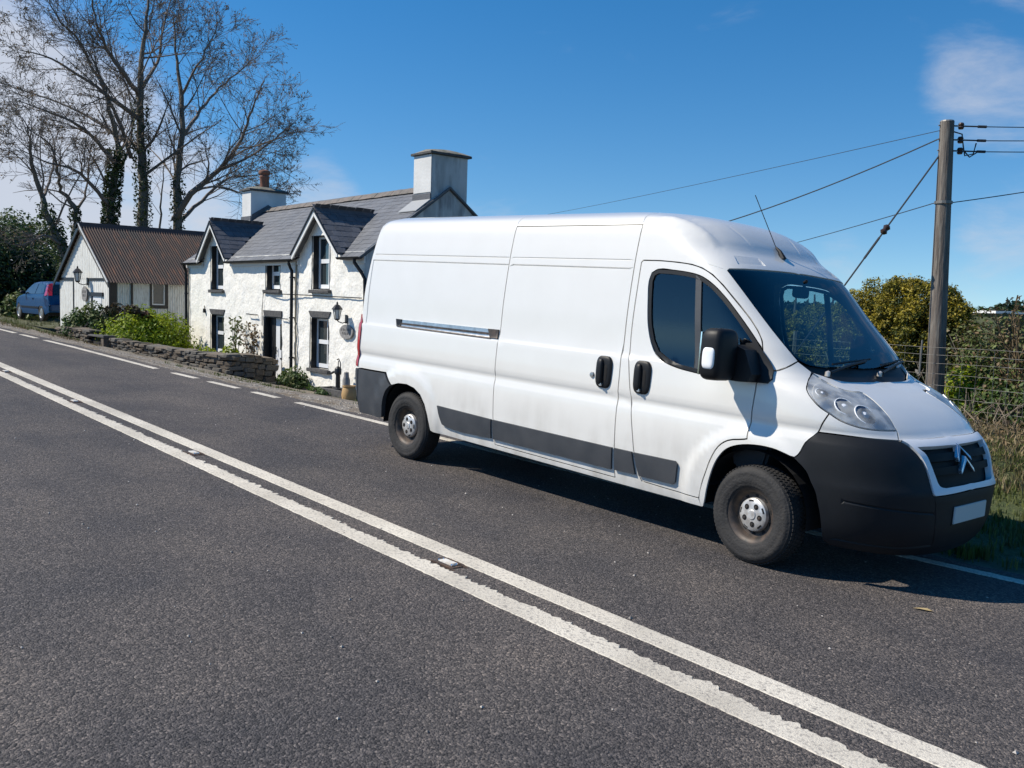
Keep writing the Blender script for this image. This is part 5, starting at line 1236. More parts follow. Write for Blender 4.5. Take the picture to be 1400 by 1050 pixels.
# ------------------------------------------------------------------ blue hatchback, parked beyond the shed
cx, cy = -33.95, 4.12; cz = float(gz(cx, cy)); 
P0 = aty(56, 439, 3.3); cz = float(P0[2]) + .0
M['blue_paint'] = mat('blue_paint', (.008, .055, .15), .4, .0, spec=.25, coat=.08, coat_rough=.04)
car = thing('parked_car', 'small blue hatchback parked beside the shed, seen from behind', 'car', (cx, cy, cz), pi + radians(2))
prof_top = [(-1.92, .62), (-1.90, .86), (-1.82, 1.00), (-1.62, 1.34), (-1.36, 1.42), (-.5, 1.46), (.05, 1.42), (.45, 1.22), (.80, .99), (1.35, .90), (1.80, .76), (1.93, .58)]
def car_w(x, z):
    w = .845 - .03 * max(0, -x - 1.2) ** 2 * 3 - .05 * max(0, x - 1.1) ** 2 * 2.6
    if z > .92: w -= (z - .92) * .40
    if z < .4: w -= (.4 - z) * .25
    return w
V = []; F = []
stx = np.concatenate([[-1.93], np.linspace(-1.9, 1.9, 40), [1.93]])
lev = 15
for x in stx:
    zt = float(np.interp(x, [p[0] for p in prof_top], [p[1] for p in prof_top])); zb = .24 + .10 * max(0, abs(x) - 1.55) / .4
    for j in range(lev):
        f = j / (lev - 1)
        if f < .78: z = zb + (zt - .05 - zb) * f / .78; y = car_w(x, z)
        else:
            g = (f - .78) / .22; z = zt - .05 + .05 * sin(g * pi / 2); y = car_w(x, zt - .05) * cos(g * pi / 2) ** .6
        V.append((x, y, z))
n = len(stx)
for i in range(n - 1):
    for j in range(lev - 1): F.append((i * lev + j, i * lev + j + 1, (i + 1) * lev + j + 1, (i + 1) * lev + j))
bl = len(V); V += [(x, -y, z) for x, y, z in V]; F += [tuple(reversed([bl + i for i in f])) for f in F[:]]
for i0 in (0, (n - 1) * lev): F.append(tuple(range(i0, i0 + lev)) + tuple(reversed(range(bl + i0, bl + i0 + lev))))
# drop the bodywork inside the wheel arches
def arch(x, z): return any(hypot(x - wx, z - .30) < .345 for wx in (-1.22, 1.36)) and z < .66
F = [f for f in F if not (len(f) == 4 and all(arch(V[i][0], V[i][2]) for i in f))]
body = obj('car_body', mesh_of('car_body', V, F, True), M['blue_paint'], car)
for sg in (-1, 1):
    def sp(x, z, e=.012): return (x, sg * (car_w(x, z) + e), z)
    for nm, poly in (('side_window', [(-1.46, 1.00), (-1.34, 1.29), (-.90, 1.36), (-.60, 1.37), (-.60, .98)]), ('side_window', [(-.53, .98), (-.53, 1.37), (-.05, 1.36), (.28, 1.21), (.60, .99)])):
        c = np.mean(poly, 0); V = [sp(*c)] + [sp(*q) for q in densify(poly, .15)]; obj(nm, mesh_of(nm, V, [(0, i, i % (len(V) - 1) + 1) for i in range(1, len(V))]), M['glass_car'], car)
    q = [(-1.80, .94), (-1.60, 1.36), (-1.48, 1.33), (-1.56, 1.10), (-1.62, .92)]
    V = [sp(x, z, .015) for x, z in q] + [(x - .10 if i in (0, 1) else x, sg * (car_w(x, z) - (.14 if i in (0, 1) else 0)), z) for i, (x, z) in enumerate(q)]
    b = MB(); b.add([sp(x, z, .018) for x, z in q], [tuple(range(5))]); b.add([sp(-1.80, .94, .018), sp(-1.60, 1.36, .018), (-1.66, sg * .56, 1.38), (-1.90, sg * .66, .94)], [(0, 1, 2, 3)])
    b.build('tail_light', M['red_lens'], car)
    b = MB(); V_, F_ = supers((.52, sg * .93, 1.02), (.07, .10, .065), .6, 12, 8); b.add(V_, F_); b.build('door_mirror', M['black_plastic'], car, smooth=True)
    b = MB(); b.box((-.42, sg * .868 - .012, .80), (-.26, sg * .868 + .012, .835)); b.build('door_handle', M['blue_paint'], car)
    b = MB(); b.prism([(-1.0, .46), (1.0, .46), (1.0, .52), (-1.0, .52)], sg * .846, sg * .865); b.build('rub_strip', M['black_plastic'], car)
    for wx in (-1.22, 1.36):
        b = MB(); b.lathe([(.19, -.09), (.25, -.095), (.295, -.08), (.30, 0), (.295, .08), (.25, .095), (.19, .09)], (wx, sg * .75, .30), 'y', 24); wh = b.build('wheel', M['rubber'], car, smooth=True)
        b = MB(); b.lathe([(.001, sg * .075), (.06, sg * .085), (.17, sg * .07), (.195, sg * .088), (.2, sg * .06)], (wx, sg * .75, .30), 'y', 20); b.build('wheel_trim', M['aluminium'], wh, smooth=True)
b = MB(); b.box((-1.7, -.72, .2), (1.7, .72, .45)); b.build('underbody', M['dark_void'], car)
b = MB(); b.add([(-1.875, -.62, 1.0), (-1.875, .62, 1.0), (-1.66, .54, 1.345), (-1.66, -.54, 1.345)], [(0, 1, 2, 3)]); b.build('rear_window', M['glass_car'], car)
b = MB(); b.add([(.93, -.62, 1.0), (.93, .62, 1.0), (.14, .54, 1.425), (.14, -.54, 1.425)], [(0, 1, 2, 3)]); b.build('windscreen', M['glass_car'], car)
b = MB(); b.box((-1.965, -.74, .38), (-1.86, .74, .60)); b.build('rear_bumper', M['blue_paint'], car, bevel=.03)
b = MB(); b.box((-1.95, -.26, .66), (-1.925, .26, .77)); b.build('number_plate', mat('plate_yellow', (.62, .47, .06), .5), car)
# ------------------------------------------------------------------ plants
def leaves(name, C, size, m, parent=None, aspect=.6, up=.3, N=None, jit=.35, **kw):
    "one folded leaf card at every centre C"
    C = np.asarray(C, float); n = len(C); s = np.broadcast_to(np.asarray(size, float), (n,)) * rng.uniform(.65, 1.35, n)
    d = rng.normal(size=(n, 3)) if N is None else np.asarray(N) + rng.normal(size=(n, 3)) * jit
    d[:, 2] += up; d /= np.linalg.norm(d, axis=1)[:, None]
    a = np.cross(d, rng.normal(size=(n, 3))); a /= np.linalg.norm(a, axis=1)[:, None] + 1e-9; b = np.cross(d, a)
    s = s[:, None]; w = s * aspect
    V = np.stack([C - a * s, C - b * w * .9 + d * w * .12, C + a * s, C + b * w * .9 + d * w * .12], 1).reshape(-1, 3)
    F = np.arange(4 * n).reshape(n, 4)
    F = np.concatenate([F[:, [0, 1, 2]], F[:, [0, 2, 3]]])
    if parent is not None: V = V - np.array(parent.matrix_basis.translation)
    return obj(name, mesh_of(name, V, F), m, parent, **kw)
def leaf_mat(name, c, v, isl=.45, trl=.25):
    m = mat(name, c, .6, var=v, vscale=1.6, island=isl, coords='Object', spec=.35)
    nt = m.node_tree; b = nt.nodes['Principled BSDF']; o = nt.nodes['Material Output']
    t = nt.nodes.new('ShaderNodeBsdfTranslucent'); x = nt.nodes.new('ShaderNodeMixShader'); x.inputs[0].default_value = trl
    src = b.inputs['Base Color'].links[0].from_socket; nt.links.new(src, t.inputs[0]); nt.links.new(b.outputs[0], x.inputs[1]); nt.links.new(t.outputs[0], x.inputs[2]); nt.links.new(x.outputs[0], o.inputs[0])
    return m
M['leaf_lime'] = leaf_mat('leaf_lime', (.34, .40, .014), (.20, .28, .012), .4, .38)
M['leaf_limedark'] = leaf_mat('leaf_limedark', (.16, .23, .012), (.10, .16, .012), .4, .3)
M['leaf_green'] = leaf_mat('leaf_green', (.07, .12, .025), (.035, .07, .018))
M['leaf_mid'] = leaf_mat('leaf_mid', (.085, .13, .03), (.12, .13, .045))
M['leaf_dark'] = leaf_mat('leaf_dark', (.016, .032, .011), (.030, .05, .014))
M['leaf_ivy'] = leaf_mat('leaf_ivy', (.025, .045, .014), (.05, .075, .02))
M['leaf_gold'] = leaf_mat('leaf_gold', (.32, .24, .018), (.17, .155, .014), .5)
M['leaf_olive'] = leaf_mat('leaf_olive', (.11, .115, .016), (.055, .07, .014), .4)
M['leaf_red'] = leaf_mat('leaf_red', (.06, .028, .022), (.03, .045, .016))
M['leaf_brown'] = leaf_mat('leaf_brown', (.22, .15, .085), (.13, .10, .05))
M['leaf_bud'] = leaf_mat('leaf_bud', (.20, .125, .07), (.12, .10, .04))
M['grass'] = leaf_mat('grass', (.075, .11, .022), (.14, .14, .05))
M['straw'] = leaf_mat('straw', (.24, .19, .10), (.15, .11, .06))
M['bark'] = mat('bark', (.11, .095, .078), .95, var=(.16, .14, .11), vscale=3, bump=1.2, bscale=8, stretch=(1, 1, .3))
M['twig'] = mat('twig', (.16, .13, .108), .95)
M['dead_stem'] = mat('dead_stem', (.26, .21, .15), .9, var=(.15, .115, .08), vscale=5)
def lump(n, c, r, bumps, seed, shell=.55):
    "points through an uneven crown: a cluster of sub-blobs, denser towards their skins"
    g = np.random.default_rng(seed); c = np.array(c, float); r = np.array(r, float)
    k = bumps; d = g.normal(size=(k, 3)); d /= np.linalg.norm(d, axis=1)[:, None]; d[:, 2] = np.abs(d[:, 2]) * 1.1 - .15
    bc = d * g.uniform(.45, .95, (k, 1)); br = g.uniform(.20, .42, k)
    w = br ** 2; i = g.choice(k, n, p=w / w.sum()); e = g.normal(size=(n, 3)); e /= np.linalg.norm(e, axis=1)[:, None]
    rad = g.uniform(shell, 1, n) ** .6
    P = bc[i] + e * (br[i] * rad)[:, None]; N_ = e * .8 + bc[i] * .5
    return c + P * r, N_
def bush(name, label, cat, c, r, n, size, m, bumps=40, seed=1, stems=8, mats2=None, group=None, core=True):
    z0 = c[2] - r[2] * .2
    t = thing(name, label, cat, (c[0], c[1], z0), group=group)
    P, N_ = lump(n, c, r, bumps, seed); P[:, 2] = np.maximum(P[:, 2], z0 + .02)
    leaves('foliage', P, size, m, t, N=N_, jit=.5, kind='stuff')
    if mats2: 
        P2, N2 = lump(n // 3, c, [q * 1.02 for q in r], bumps, seed); leaves('foliage', P2, size, mats2, t, N=N2, jit=.5, kind='stuff')
    b = MB(); g = random.Random(seed)
    for k in range(stems):
        a = g.uniform(0, 2 * pi); f = g.uniform(.3, .75)
        b.tube([(0, 0, -.1), (r[0] * .3 * f * cos(a), r[1] * .3 * f * sin(a), r[2] * .4), (r[0] * f * cos(a), r[1] * f * sin(a), r[2] * g.uniform(.6, 1.0))], [.02, .014, .006], 5)
    b.build('stems', M['twig'], t, kind='stuff')
    return t
def G(x, y): return float(gz(x, y))
p = aty(200, 455, 3.75); bush('golden_shrub', 'rounded lime green shrub spilling over the roadside wall', 'shrub', (p[0], p[1], G(p[0], p[1]) + .36), (1.2, 1.26, 1.02), 15000, .045, M['leaf_lime'], 150, 3, mats2=M['leaf_limedark'])
p = aty(126, 450, 2.95); bush('loose_shrub', 'loose mid green shrub against the shed gable', 'shrub', (p[0], p[1], G(p[0], p[1]) + .2), (.85, .80, .98), 4500, .05, M['leaf_mid'], 40, 5, mats2=M['leaf_green'])
p = at(108, 452, 30.3); bush('leafy_weed', 'low green weeds at the foot of the shed corner', 'weeds', (p[0], p[1], G(p[0], p[1]) + .15), (.75, .6, .75), 1800, .05, M['leaf_green'], 25, 7)
p = at(160, 418, 29.0); bush('red_leaved_shrub', 'open shrub with dark reddish leaves in front of the shed side wall', 'shrub', (p[0], p[1], 1.08), (.50, .45, .34), 210, .075, M['leaf_red'], 18, 8)
p = at(188, 418, 28.3); bush('red_leaved_shrub', 'smaller shrub with dark reddish leaves behind the lime green shrub', 'shrub', (p[0], p[1], 1.05), (.42, .38, .32), 170, .075, M['leaf_red'], 14, 9)
# plants along the cottage front
def hpos(s, t): q = hw(s, t, 0); return q.x, q.y
x, y = hpos(-6.0, -.55); ty = thing('iris_clump', 'clump of upright yellow green sword leaves below the left window', 'plant', (x, y, G(x, y)))
V = []; F = []
for k in range(70):
    a = random.uniform(0, 2 * pi); r0 = random.uniform(0, .5); le = random.uniform(.35, .7); bx, by = r0 * cos(a) * 1.3, r0 * sin(a) * .5; lx, ly = random.uniform(-.22, .22), random.uniform(-.22, .22); ww = .022; b = len(V); ca, sa = cos(a * 3) * ww, sin(a * 3) * ww
    V += [(bx - ca, by - sa, 0), (bx + ca, by + sa, 0), (bx + lx * .4 + ca * .8, by + ly * .4 + sa * .8, le * .6), (bx + lx * .4 - ca * .8, by + ly * .4 - sa * .8, le * .6), (bx + lx, by + ly, le)]; F += [(b, b + 1, b + 2), (b, b + 2, b + 3), (b + 3, b + 2, b + 4)]
obj('sword_leaves', mesh_of('sword_leaves', V, F), M['leaf_lime'], ty, kind='stuff')
def climber(label, s, t, h, n, m, seed, spread=.35, size=.05):
    x, y = hpos(s, t); z = G(x, y); c = thing('garden_shrub', label, 'shrub', (x, y, z)); g = random.Random(seed); P = []; b = MB()
    for k in range(6):
        a = g.uniform(0, 2 * pi); e = (spread * cos(a), spread * .5 * sin(a)); pts = [(0, 0, 0)]
        for i in range(1, 6):
            f = i / 5; pts.append((e[0] * f + g.uniform(-.05, .05), e[1] * f + g.uniform(-.05, .05), h * f * g.uniform(.85, 1)))
        b.tube(pts, [.014 * (1 - .12 * i) for i in range(6)], 5)
        for i in range(1, 6):
            for _ in range(n // 30): P.append([pts[i][j] + g.gauss(0, .085) for j in range(3)])
    b.build('stems', M['twig'], c, kind='stuff'); P = np.array(P) + np.array(c.location); leaves('foliage', P, size, m, c, kind='stuff'); return c
climber('tall bare stemmed shrub left of the cottage door', -3.05, -.35, 1.55, 260, M['leaf_mid'], 3, .30)
climber('thin twiggy shrub with brown leaves beside the cottage door', -2.35, -.28, 1.35, 340, M['leaf_brown'], 5, .25)
x, y = hpos(-2.9, -.7); bush('hydrangea', 'rounded green hydrangea between the door and the left window', 'shrub', (x, y, G(x, y) + .2), (.55, .4, .55), 900, .05, M['leaf_lime'], 16, 12, mats2=M['leaf_green'])
x, y = hpos(-4.0, -.7); bush('hydrangea', 'small lime headed plant on the left of the hydrangea', 'shrub', (x, y, G(x, y) + .25), (.35, .3, .40), 300, .05, M['leaf_lime'], 8, 14)
x, y = hpos(.05, -.25); bush('wall_weeds', 'low nettles at the foot of the black drainpipe', 'weeds', (x, y, G(x, y) + .1), (.75, .3, .38), 900, .045, M['leaf_green'], 20, 15, mats2=M['leaf_mid'])
x, y = hpos(2.05, -.62); bush('wall_weeds', 'small green weeds in front of the stone trough', 'weeds', (x, y, G(x, y) + .04), (.55, .16, .16), 350, .035, M['leaf_green'], 14, 16)

# grass: tufts along the verges
def tufts(name, pts, h, m, n_b=9, spread=.08, lean=.5):
    V = []; F = []; 
    for (x, y, z, k) in pts:
        for _ in range(n_b):
            a = random.uniform(0, 2 * pi); r_ = random.uniform(0, spread); hh = h * k * random.uniform(.5, 1.2); bx, by = x + r_ * cos(a), y + r_ * sin(a); q = random.uniform(0, 2 * pi); lx, ly = cos(q) * hh * lean * random.random(), sin(q) * hh * lean * random.random(); w = .0045 + .004 * random.random(); c, s_ = cos(q + 1.57) * w, sin(q + 1.57) * w; b = len(V)
            V += [(bx - c, by - s_, z - .02), (bx + c, by + s_, z - .02), (bx + lx * .4 + c * .7, by + ly * .4 + s_ * .7, z + hh * .62), (bx + lx * .4 - c * .7, by + ly * .4 - s_ * .7, z + hh * .62), (bx + lx, by + ly, z + hh)]; F += [(b, b + 1, b + 2), (b, b + 2, b + 3), (b + 3, b + 2, b + 4)]
    T = []
    for f in F: T.append(f)
    return obj(name, mesh_of(name, np.array(V), np.array(T)), m, None, kind='stuff')
def scatter(n, x0, x1, f0, f1, k0=.6, k1=1.3, dens=None):
    out = []
    while len(out) < n:
        x = random.uniform(x0, x1); e = edge_y(x); y = e + random.uniform(f0, f1)
        if dens and random.random() > dens(x, y - e): continue
        out.append((x, y, G(x, y), random.uniform(k0, k1)))
    return out
patch = lambda x, d: .15 + .85 * (noise.noise((x * .6, d * .9, 2)) > -.05)
tufts('verge_grass', scatter(420, -45, -24, 1.3, 3.0, dens=patch), .09, M['grass'], 7)
tufts('verge_straw', scatter(420, -45, -20, .8, 2.6, dens=patch), .06, M['straw'], 6)
tufts('verge_grass', scatter(500, -60, -31, 2.4, 8, dens=patch), .16, M['grass'], 7)
tufts('verge_grass', scatter(160, -15, -8, 1.0, 3.2, .4, 1., dens=patch), .07, M['grass'], 6)
tufts('bank_grass', scatter(3800, -3.5, 5, 1.4, 5.4, .4, .9, dens=lambda x, d: .35 + .65 * (noise.noise((x * .9, d * 1.2, 7)) > -.1)), .11, M['grass'], 9, .09)
tufts('bank_grass', scatter(900, -3.5, 6, .4, 1.6), .08, M['grass'], 9, .09)
tufts('bank_straw', scatter(900, -3.5, 5, 3.0, 5.8), .15, M['straw'], 7, .09, 1.1)

# ------------------------------------------------------------------ bare trees: limbs follow guide lines, twigs grow from them
def grow(b, P, r, depth, g, tips, nper, lenf, n_side):
    "P list of points of a limb; add its tube and children"
    b.tube(P, r, n_side, cap=False)
    if depth == 0:
        tips.append(P[-1]); tips.append(P[len(P) // 2]); return
    tot = sum((P[i + 1] - P[i]).length for i in range(len(P) - 1))
    for k in range(nper[depth]):
        f = g.uniform(.22 if depth > 2 else .12, 1.0); s = f * (len(P) - 1); i = min(int(s), len(P) - 2); p = P[i].lerp(P[i + 1], s - i); d = (P[i + 1] - P[i]).normalized()
        ang = g.uniform(.45, 1.0); ax = Vector((g.gauss(0, 1), g.gauss(0, 1), g.gauss(0, 1))); ax = (ax - d * ax.dot(d)).normalized(); nd = (d * cos(ang) + ax * sin(ang)).normalized()
        ln = min(tot, 7.5) * lenf * g.uniform(.55, 1.15) * (1.15 - .6 * f); rr = (r[i] if isinstance(r, list) else r) * g.uniform(.30, .46); q = [p]; m_ = 4 if depth > 1 else 3
        for j in range(m_):
            nd = (nd + Vector((g.gauss(0, .16), g.gauss(0, .16), g.gauss(0, .13) + .025))).normalized(); q.append(q[-1] + nd * ln / m_)
        rr = max(rr, .008); grow(b, q, [max(.006, rr * (1 - .8 * j / m_)) for j in range(m_ + 1)], depth - 1, g, tips, nper, lenf, 4 if depth > 2 else 3)
def tree(label, guides, base, seed, nper, lenf=.55, depth=3, ivy=None, buds=0, group=None, leaf=None, leaf_size=.042, name='bare_tree'):
    t = thing(name, label, 'tree', base, group=group); g = random.Random(seed); tips = []; o = Vector(base)
    tr_ = MB(); br = MB()
    for gi, (pts, r0, r1, isTrunk) in enumerate(guides):
        P = [Vector(p) - o for p in pts]; Q = []
        for i in range(len(P) - 1):                      # smooth and roughen the guide
            for j in range(4):
                u = j / 4; a, b_, c, d = P[max(0, i - 1)], P[i], P[i + 1], P[min(len(P) - 1, i + 2)]
                q = .5 * ((2 * b_) + (c - a) * u + (2 * a - 5 * b_ + 4 * c - d) * u * u + (3 * b_ - a - 3 * c + d) * u ** 3); Q.append(q + Vector((g.gauss(0, .03), g.gauss(0, .03), 0)))
        Q.append(P[-1]); R_ = [r0 * .68 + (min(r1 * .35, .018) - r0 * .68) * (i / (len(Q) - 1)) ** .85 for i in range(len(Q))]
        if isTrunk: tr_.tube(Q, R_, 10)
        grow(br, Q, R_ if not isTrunk else [q * .98 for q in R_], depth, g, tips, nper, lenf, 6)
        if ivy and isTrunk: pass
    tr_.build('trunk', M['bark'], t, smooth=True); c = br.build('crown', M['twig'], t, kind='stuff')
    if buds:
        T = np.array([list(q) for q in tips]); k = rng.choice(len(T), buds); leaves('buds', T[k] + rng.normal(0, .035, (buds, 3)) + np.array(o), leaf_size, leaf or M['leaf_bud'], t, kind='stuff')
    if ivy:
        C = []
        for pts, r0, f in ivy:
            for i in range(len(pts) - 1):
                a, b_ = Vector(pts[i]), Vector(pts[i + 1]); n = int((b_ - a).length * f * 1.7)
                for _ in range(n):
                    w = g.uniform(0, 2 * pi); rr = r0 * g.uniform(.6, .95); p = a.lerp(b_, g.random()); C.append((p.x + rr * cos(w), p.y + rr * sin(w), p.z + g.gauss(0, .1)))
        leaves('ivy', np.array(C), .065, M['leaf_ivy'], t, kind='stuff')
    return t
def px(pts, r): return [tuple(at(u, v, r + dr)) for u, v, dr in pts]
D = 43.
gr = lambda q: (q[0], q[1], G(q[0], q[1]) - .3)
b1 = gr(at(197, 330, D)); b2 = gr(at(243, 330, D + .5)); b3 = gr(at(150, 330, D - 1)); b4 = gr(at(92, 340, D - 3)); b5 = gr(at(106, 340, D - 1))
nper = {3: 14, 2: 8, 1: 7}
g1 = [([b1] + px([(196, 300, 0), (194, 215, 0), (191, 130, 0), (195, 70, .3), (202, 10, .5), (203, -60, .8)], D), .42, .07, True),
      ([*px([(190, 130, 0), (165, 95, -1), (140, 55, -1.5), (128, 10, -2), (120, -40, -2)], D)], .17, .05, False),
      ([*px([(192, 165, 0), (160, 140, -1.5), (118, 110, -2.5), (70, 80, -3.2), (25, 68, -4)], D)], .16, .04, False),
      ([*px([(194, 120, 0), (215, 85, 1.5), (222, 40, 2.2), (240, -20, 3)], D)], .15, .05, False),
      ([*px([(193, 200, 0), (165, 190, 2), (130, 165, 3), (80, 140, 4), (20, 120, 5), (-30, 100, 6)], D)], .15, .035, False),
      ([*px([(178, 215, 0), (160, 160, -1), (140, 120, -2), (110, 60, -2.4), (75, 20, -3), (60, -30, -3)], D)], .15, .04, False)]
tree('tallest bare sycamore, its thick straight trunk rising behind the middle of the shed roof', g1, b1, 11, nper, buds=4200, ivy=[([b1] + px([(196, 300, 0), (193, 190, 0), (191, 140, 0)], D), .42, 130)], group='bare trees behind the shed')
g2 = [([b2] + px([(242, 300, 0), (243, 240, 0), (250, 180, 0), (247, 120, .5), (240, 70, 1), (238, 20, 1.5)], D), .36, .06, True),
      ([*px([(240, 300, 0), (262, 265, -1), (300, 232, -1.5), (330, 190, -2), (343, 150, -2.4), (362, 110, -3)], D)], .24, .05, False),
      ([*px([(300, 232, -1.5), (340, 215, -1), (375, 190, -1), (410, 160, -1)], D)], .11, .03, False),
      ([*px([(245, 305, .5), (275, 275, 1.5), (310, 245, 2.4), (345, 240, 3), (385, 235, 3.5)], D)], .15, .03, False),
      ([*px([(250, 185, 0), (275, 150, 1), (300, 120, 2), (330, 95, 2.5), (355, 75, 3)], D)], .13, .035, False),
      ([*px([(248, 130, .5), (270, 90, 0), (290, 50, 0), (305, 20, 0)], D)], .10, .03, False),
      ([*px([(262, 262, -1), (300, 255, -2), (350, 268, -2.6), (395, 245, -3)], D)], .09, .03, False)]
tree('spreading bare tree with a long right hand limb reaching over the cottage chimney', g2, b2, 23, nper, buds=3800, ivy=[([b2] + px([(242, 300, 0), (244, 240, 0)], D), .36, 90)], group='bare trees behind the shed')
g3 = [([b3] + px([(150, 300, 0), (155, 250, 0), (161, 200, 0), (150, 150, -.5), (140, 110, -1), (120, 70, -1)], D - 1), .36, .05, True),
      ([*px([(158, 225, 0), (135, 195, -1), (105, 170, -2), (60, 150, -2), (15, 135, -2)], D - 1)], .15, .035, False),
      ([*px([(150, 285, 0), (128, 255, -1), (100, 232, -1.5), (60, 220, -2), (20, 200, -2)], D - 1)], .15, .03, False),
      ([*px([(155, 240, 0), (178, 200, 1), (180, 150, 1.5), (172, 100, 2)], D - 1)], .12, .035, False)]
tree('ivy covered leaning tree left of the tallest trunk behind the shed', g3, b3, 31, nper, buds=2600, ivy=[([b3] + px([(150, 300, 0), (155, 250, 0), (160, 205, 0)], D - 1), .40, 420)], group='bare trees behind the shed')
g4 = [([b4] + px([(88, 350, 0), (78, 325, 0), (65, 295, 0), (55, 262, 0), (44, 225, -.5), (42, 190, -1), (30, 160, -1)], D - 3), .34, .04, True),
      ([*px([(58, 270, 0), (70, 240, 1), (75, 200, 1.5), (60, 165, 2)], D - 3)], .10, .03, False),
      ([*px([(84, 335, 0), (60, 322, -1), (30, 335, -1.6), (0, 330, -2)], D - 3)], .10, .03, False)]
tree('crooked ivy clad tree standing left of the shed gable', g4, b4, 37, {3: 10, 2: 7, 1: 5}, .5, ivy=[([b4] + px([(88, 350, 0), (75, 318, 0), (60, 280, 0)], D - 3), .36, 170)], buds=500, group='bare trees behind the shed')
g5 = [([b5] + px([(105, 330, 0), (104, 300, 0), (100, 280, 0), (85, 262, 0), (78, 235, -.5), (70, 200, -1), (45, 180, -1.5)], D - 1), .26, .04, True),
      ([*px([(104, 290, 0), (118, 262, .5), (120, 225, 1), (130, 190, 1)], D - 1)], .10, .03, False)]
tree('slender bent tree rising just beside the shed ridge', g5, b5, 41, {3: 10, 2: 7, 1: 5}, .5, ivy=[([b5] + px([(105, 320, 0), (101, 285, 0)], D - 1), .26, 150)], buds=500, group='bare trees behind the shed')
b6 = gr(at(218, 330, D + 3))
tree('thin young bare tree between the two thickest trunks', [([b6] + px([(218, 310, 0), (221, 270, 0), (224, 235, 0), (230, 190, 0)], D + 3), .10, .03, True)], b6, 47, {3: 7, 2: 5, 1: 3}, .5, buds=200, group='bare trees behind the shed')

# hedgerow at far left
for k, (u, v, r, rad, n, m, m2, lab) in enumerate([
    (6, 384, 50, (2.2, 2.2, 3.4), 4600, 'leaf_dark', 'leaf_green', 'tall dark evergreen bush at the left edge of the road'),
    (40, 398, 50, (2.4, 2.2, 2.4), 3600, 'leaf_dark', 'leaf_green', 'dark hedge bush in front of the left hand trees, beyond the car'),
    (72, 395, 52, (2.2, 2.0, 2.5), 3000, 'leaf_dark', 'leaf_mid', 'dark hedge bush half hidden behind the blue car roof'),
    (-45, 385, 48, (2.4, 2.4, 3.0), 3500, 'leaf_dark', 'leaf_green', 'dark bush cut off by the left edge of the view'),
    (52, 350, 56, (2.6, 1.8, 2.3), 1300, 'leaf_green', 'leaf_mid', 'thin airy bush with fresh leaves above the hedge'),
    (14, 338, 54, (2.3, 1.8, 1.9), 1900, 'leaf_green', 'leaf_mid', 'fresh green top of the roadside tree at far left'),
    (45, 420, 45, (1.6, 1.2, 1.0), 1600, 'leaf_mid', 'leaf_green', 'low mid green bush on the verge beside the blue car')]):
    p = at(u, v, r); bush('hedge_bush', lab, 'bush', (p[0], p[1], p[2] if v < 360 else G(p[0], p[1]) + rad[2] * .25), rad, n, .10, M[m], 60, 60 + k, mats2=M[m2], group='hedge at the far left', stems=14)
# distant tree line seen between the trunks and beyond
def wood(name, x0, x1, y, h, n, size, m, seed):
    g = np.random.default_rng(seed); P = []
    xs_ = g.uniform(x0, x1, n); f = g.uniform(0, 1, n) ** .7
    hh = h * (.65 + .35 * np.array([noise.noise((x * .06, seed, 0)) + .6 * noise.noise((x * .23, seed, 4)) for x in xs_]))
    yy = y + g.uniform(-6, 6, n); z = np.array([-.9] * n) + f * hh
    return leaves(name, np.c_[xs_, yy, z], size, m, None, kind='stuff')
wood('far_woodland', -260, -40, 190, 7, 9000, .9, M['leaf_dark'], 3)
wood('far_woodland', -60, 160, 240, 7.5, 9000, 1.0, M['leaf_green'], 5)
# ------------------------------------------------------------------ right hand side: pole, wires, hedge, fence, bank
M['pole_wood'] = mat('pole_wood', (.16, .135, .115), .9, var=(.10, .082, .07), vscale=2.4, var2=(.24, .22, .19), v2scale=7, bump=.8, bscale=10, stretch=(4, 4, .35))
M['wire'] = mat('wire', (.03, .032, .036), .6)
M['galv'] = mat('galv', (.24, .24, .23), .55, .4, var=(.18, .16, .14), vscale=9)
M['insul'] = mat('insul', (.05, .03, .025), .25)
pb = at(1276.5, 560, 14.5); pt_ = at(1295, 167, 14.5); pz = G(pb[0], pb[1])
pole = thing('telegraph_pole', 'leaning weathered wooden pole carrying cables behind the van', 'pole', (pb[0], pb[1], pz))
d0 = Vector(pt_) - Vector(pb); f = (pz - .3 - pb[2]) / d0.z; foot = Vector(pb) + d0 * f
def onp(v): # point on the pole axis at photo row v
    z = at(1290, v, 14.5)[2]; return foot + (Vector(pt_) - foot) * ((z - foot.z) / (pt_[2] - foot.z))
L0 = lambda q: Vector(q) - Vector(pole.location)
b = MB(); b.tube([L0(foot), L0(foot.lerp(Vector(pt_), .5)), L0(pt_)], [.135, .115, .095], 14); b.build('shaft', M['pole_wood'], pole, smooth=True)
b = MB(); b.lathe([(.097, 0), (.09, .02), (.001, .03)], tuple(L0(pt_)), 'z', 14); b.build('pole_cap', M['galv'], pole)
side = Vector((CR[0][0], CR[0][1], 0)).normalized()
ins = []
for v in (172, 191, 206):
    c = L0(onp(v)); b = MB(); b.tube([c + side * .08, c + side * .16], .012, 6); b.tube([c - side * .12, c + side * .09], .010, 6); b.build('bolt', M['galv'], pole)
    b = MB(); e = c + side * .20; b.tube([e - Vector((0, 0, .045)), e - Vector((0, 0, .02)), e, e + Vector((0, 0, .02)), e + Vector((0, 0, .045))], [.03, .042, .03, .042, .03], 10); b.build('insulator', M['insul'], pole, smooth=True); ins.append(onp(v) + side * .24)
    b = MB(); b.tube([e + side * .03, e + side * .30], .011, 6); b.tube([e + side * .24, e + side * .36], .02, 6); b.build('cable_grip', M['wire'], pole, smooth=True)
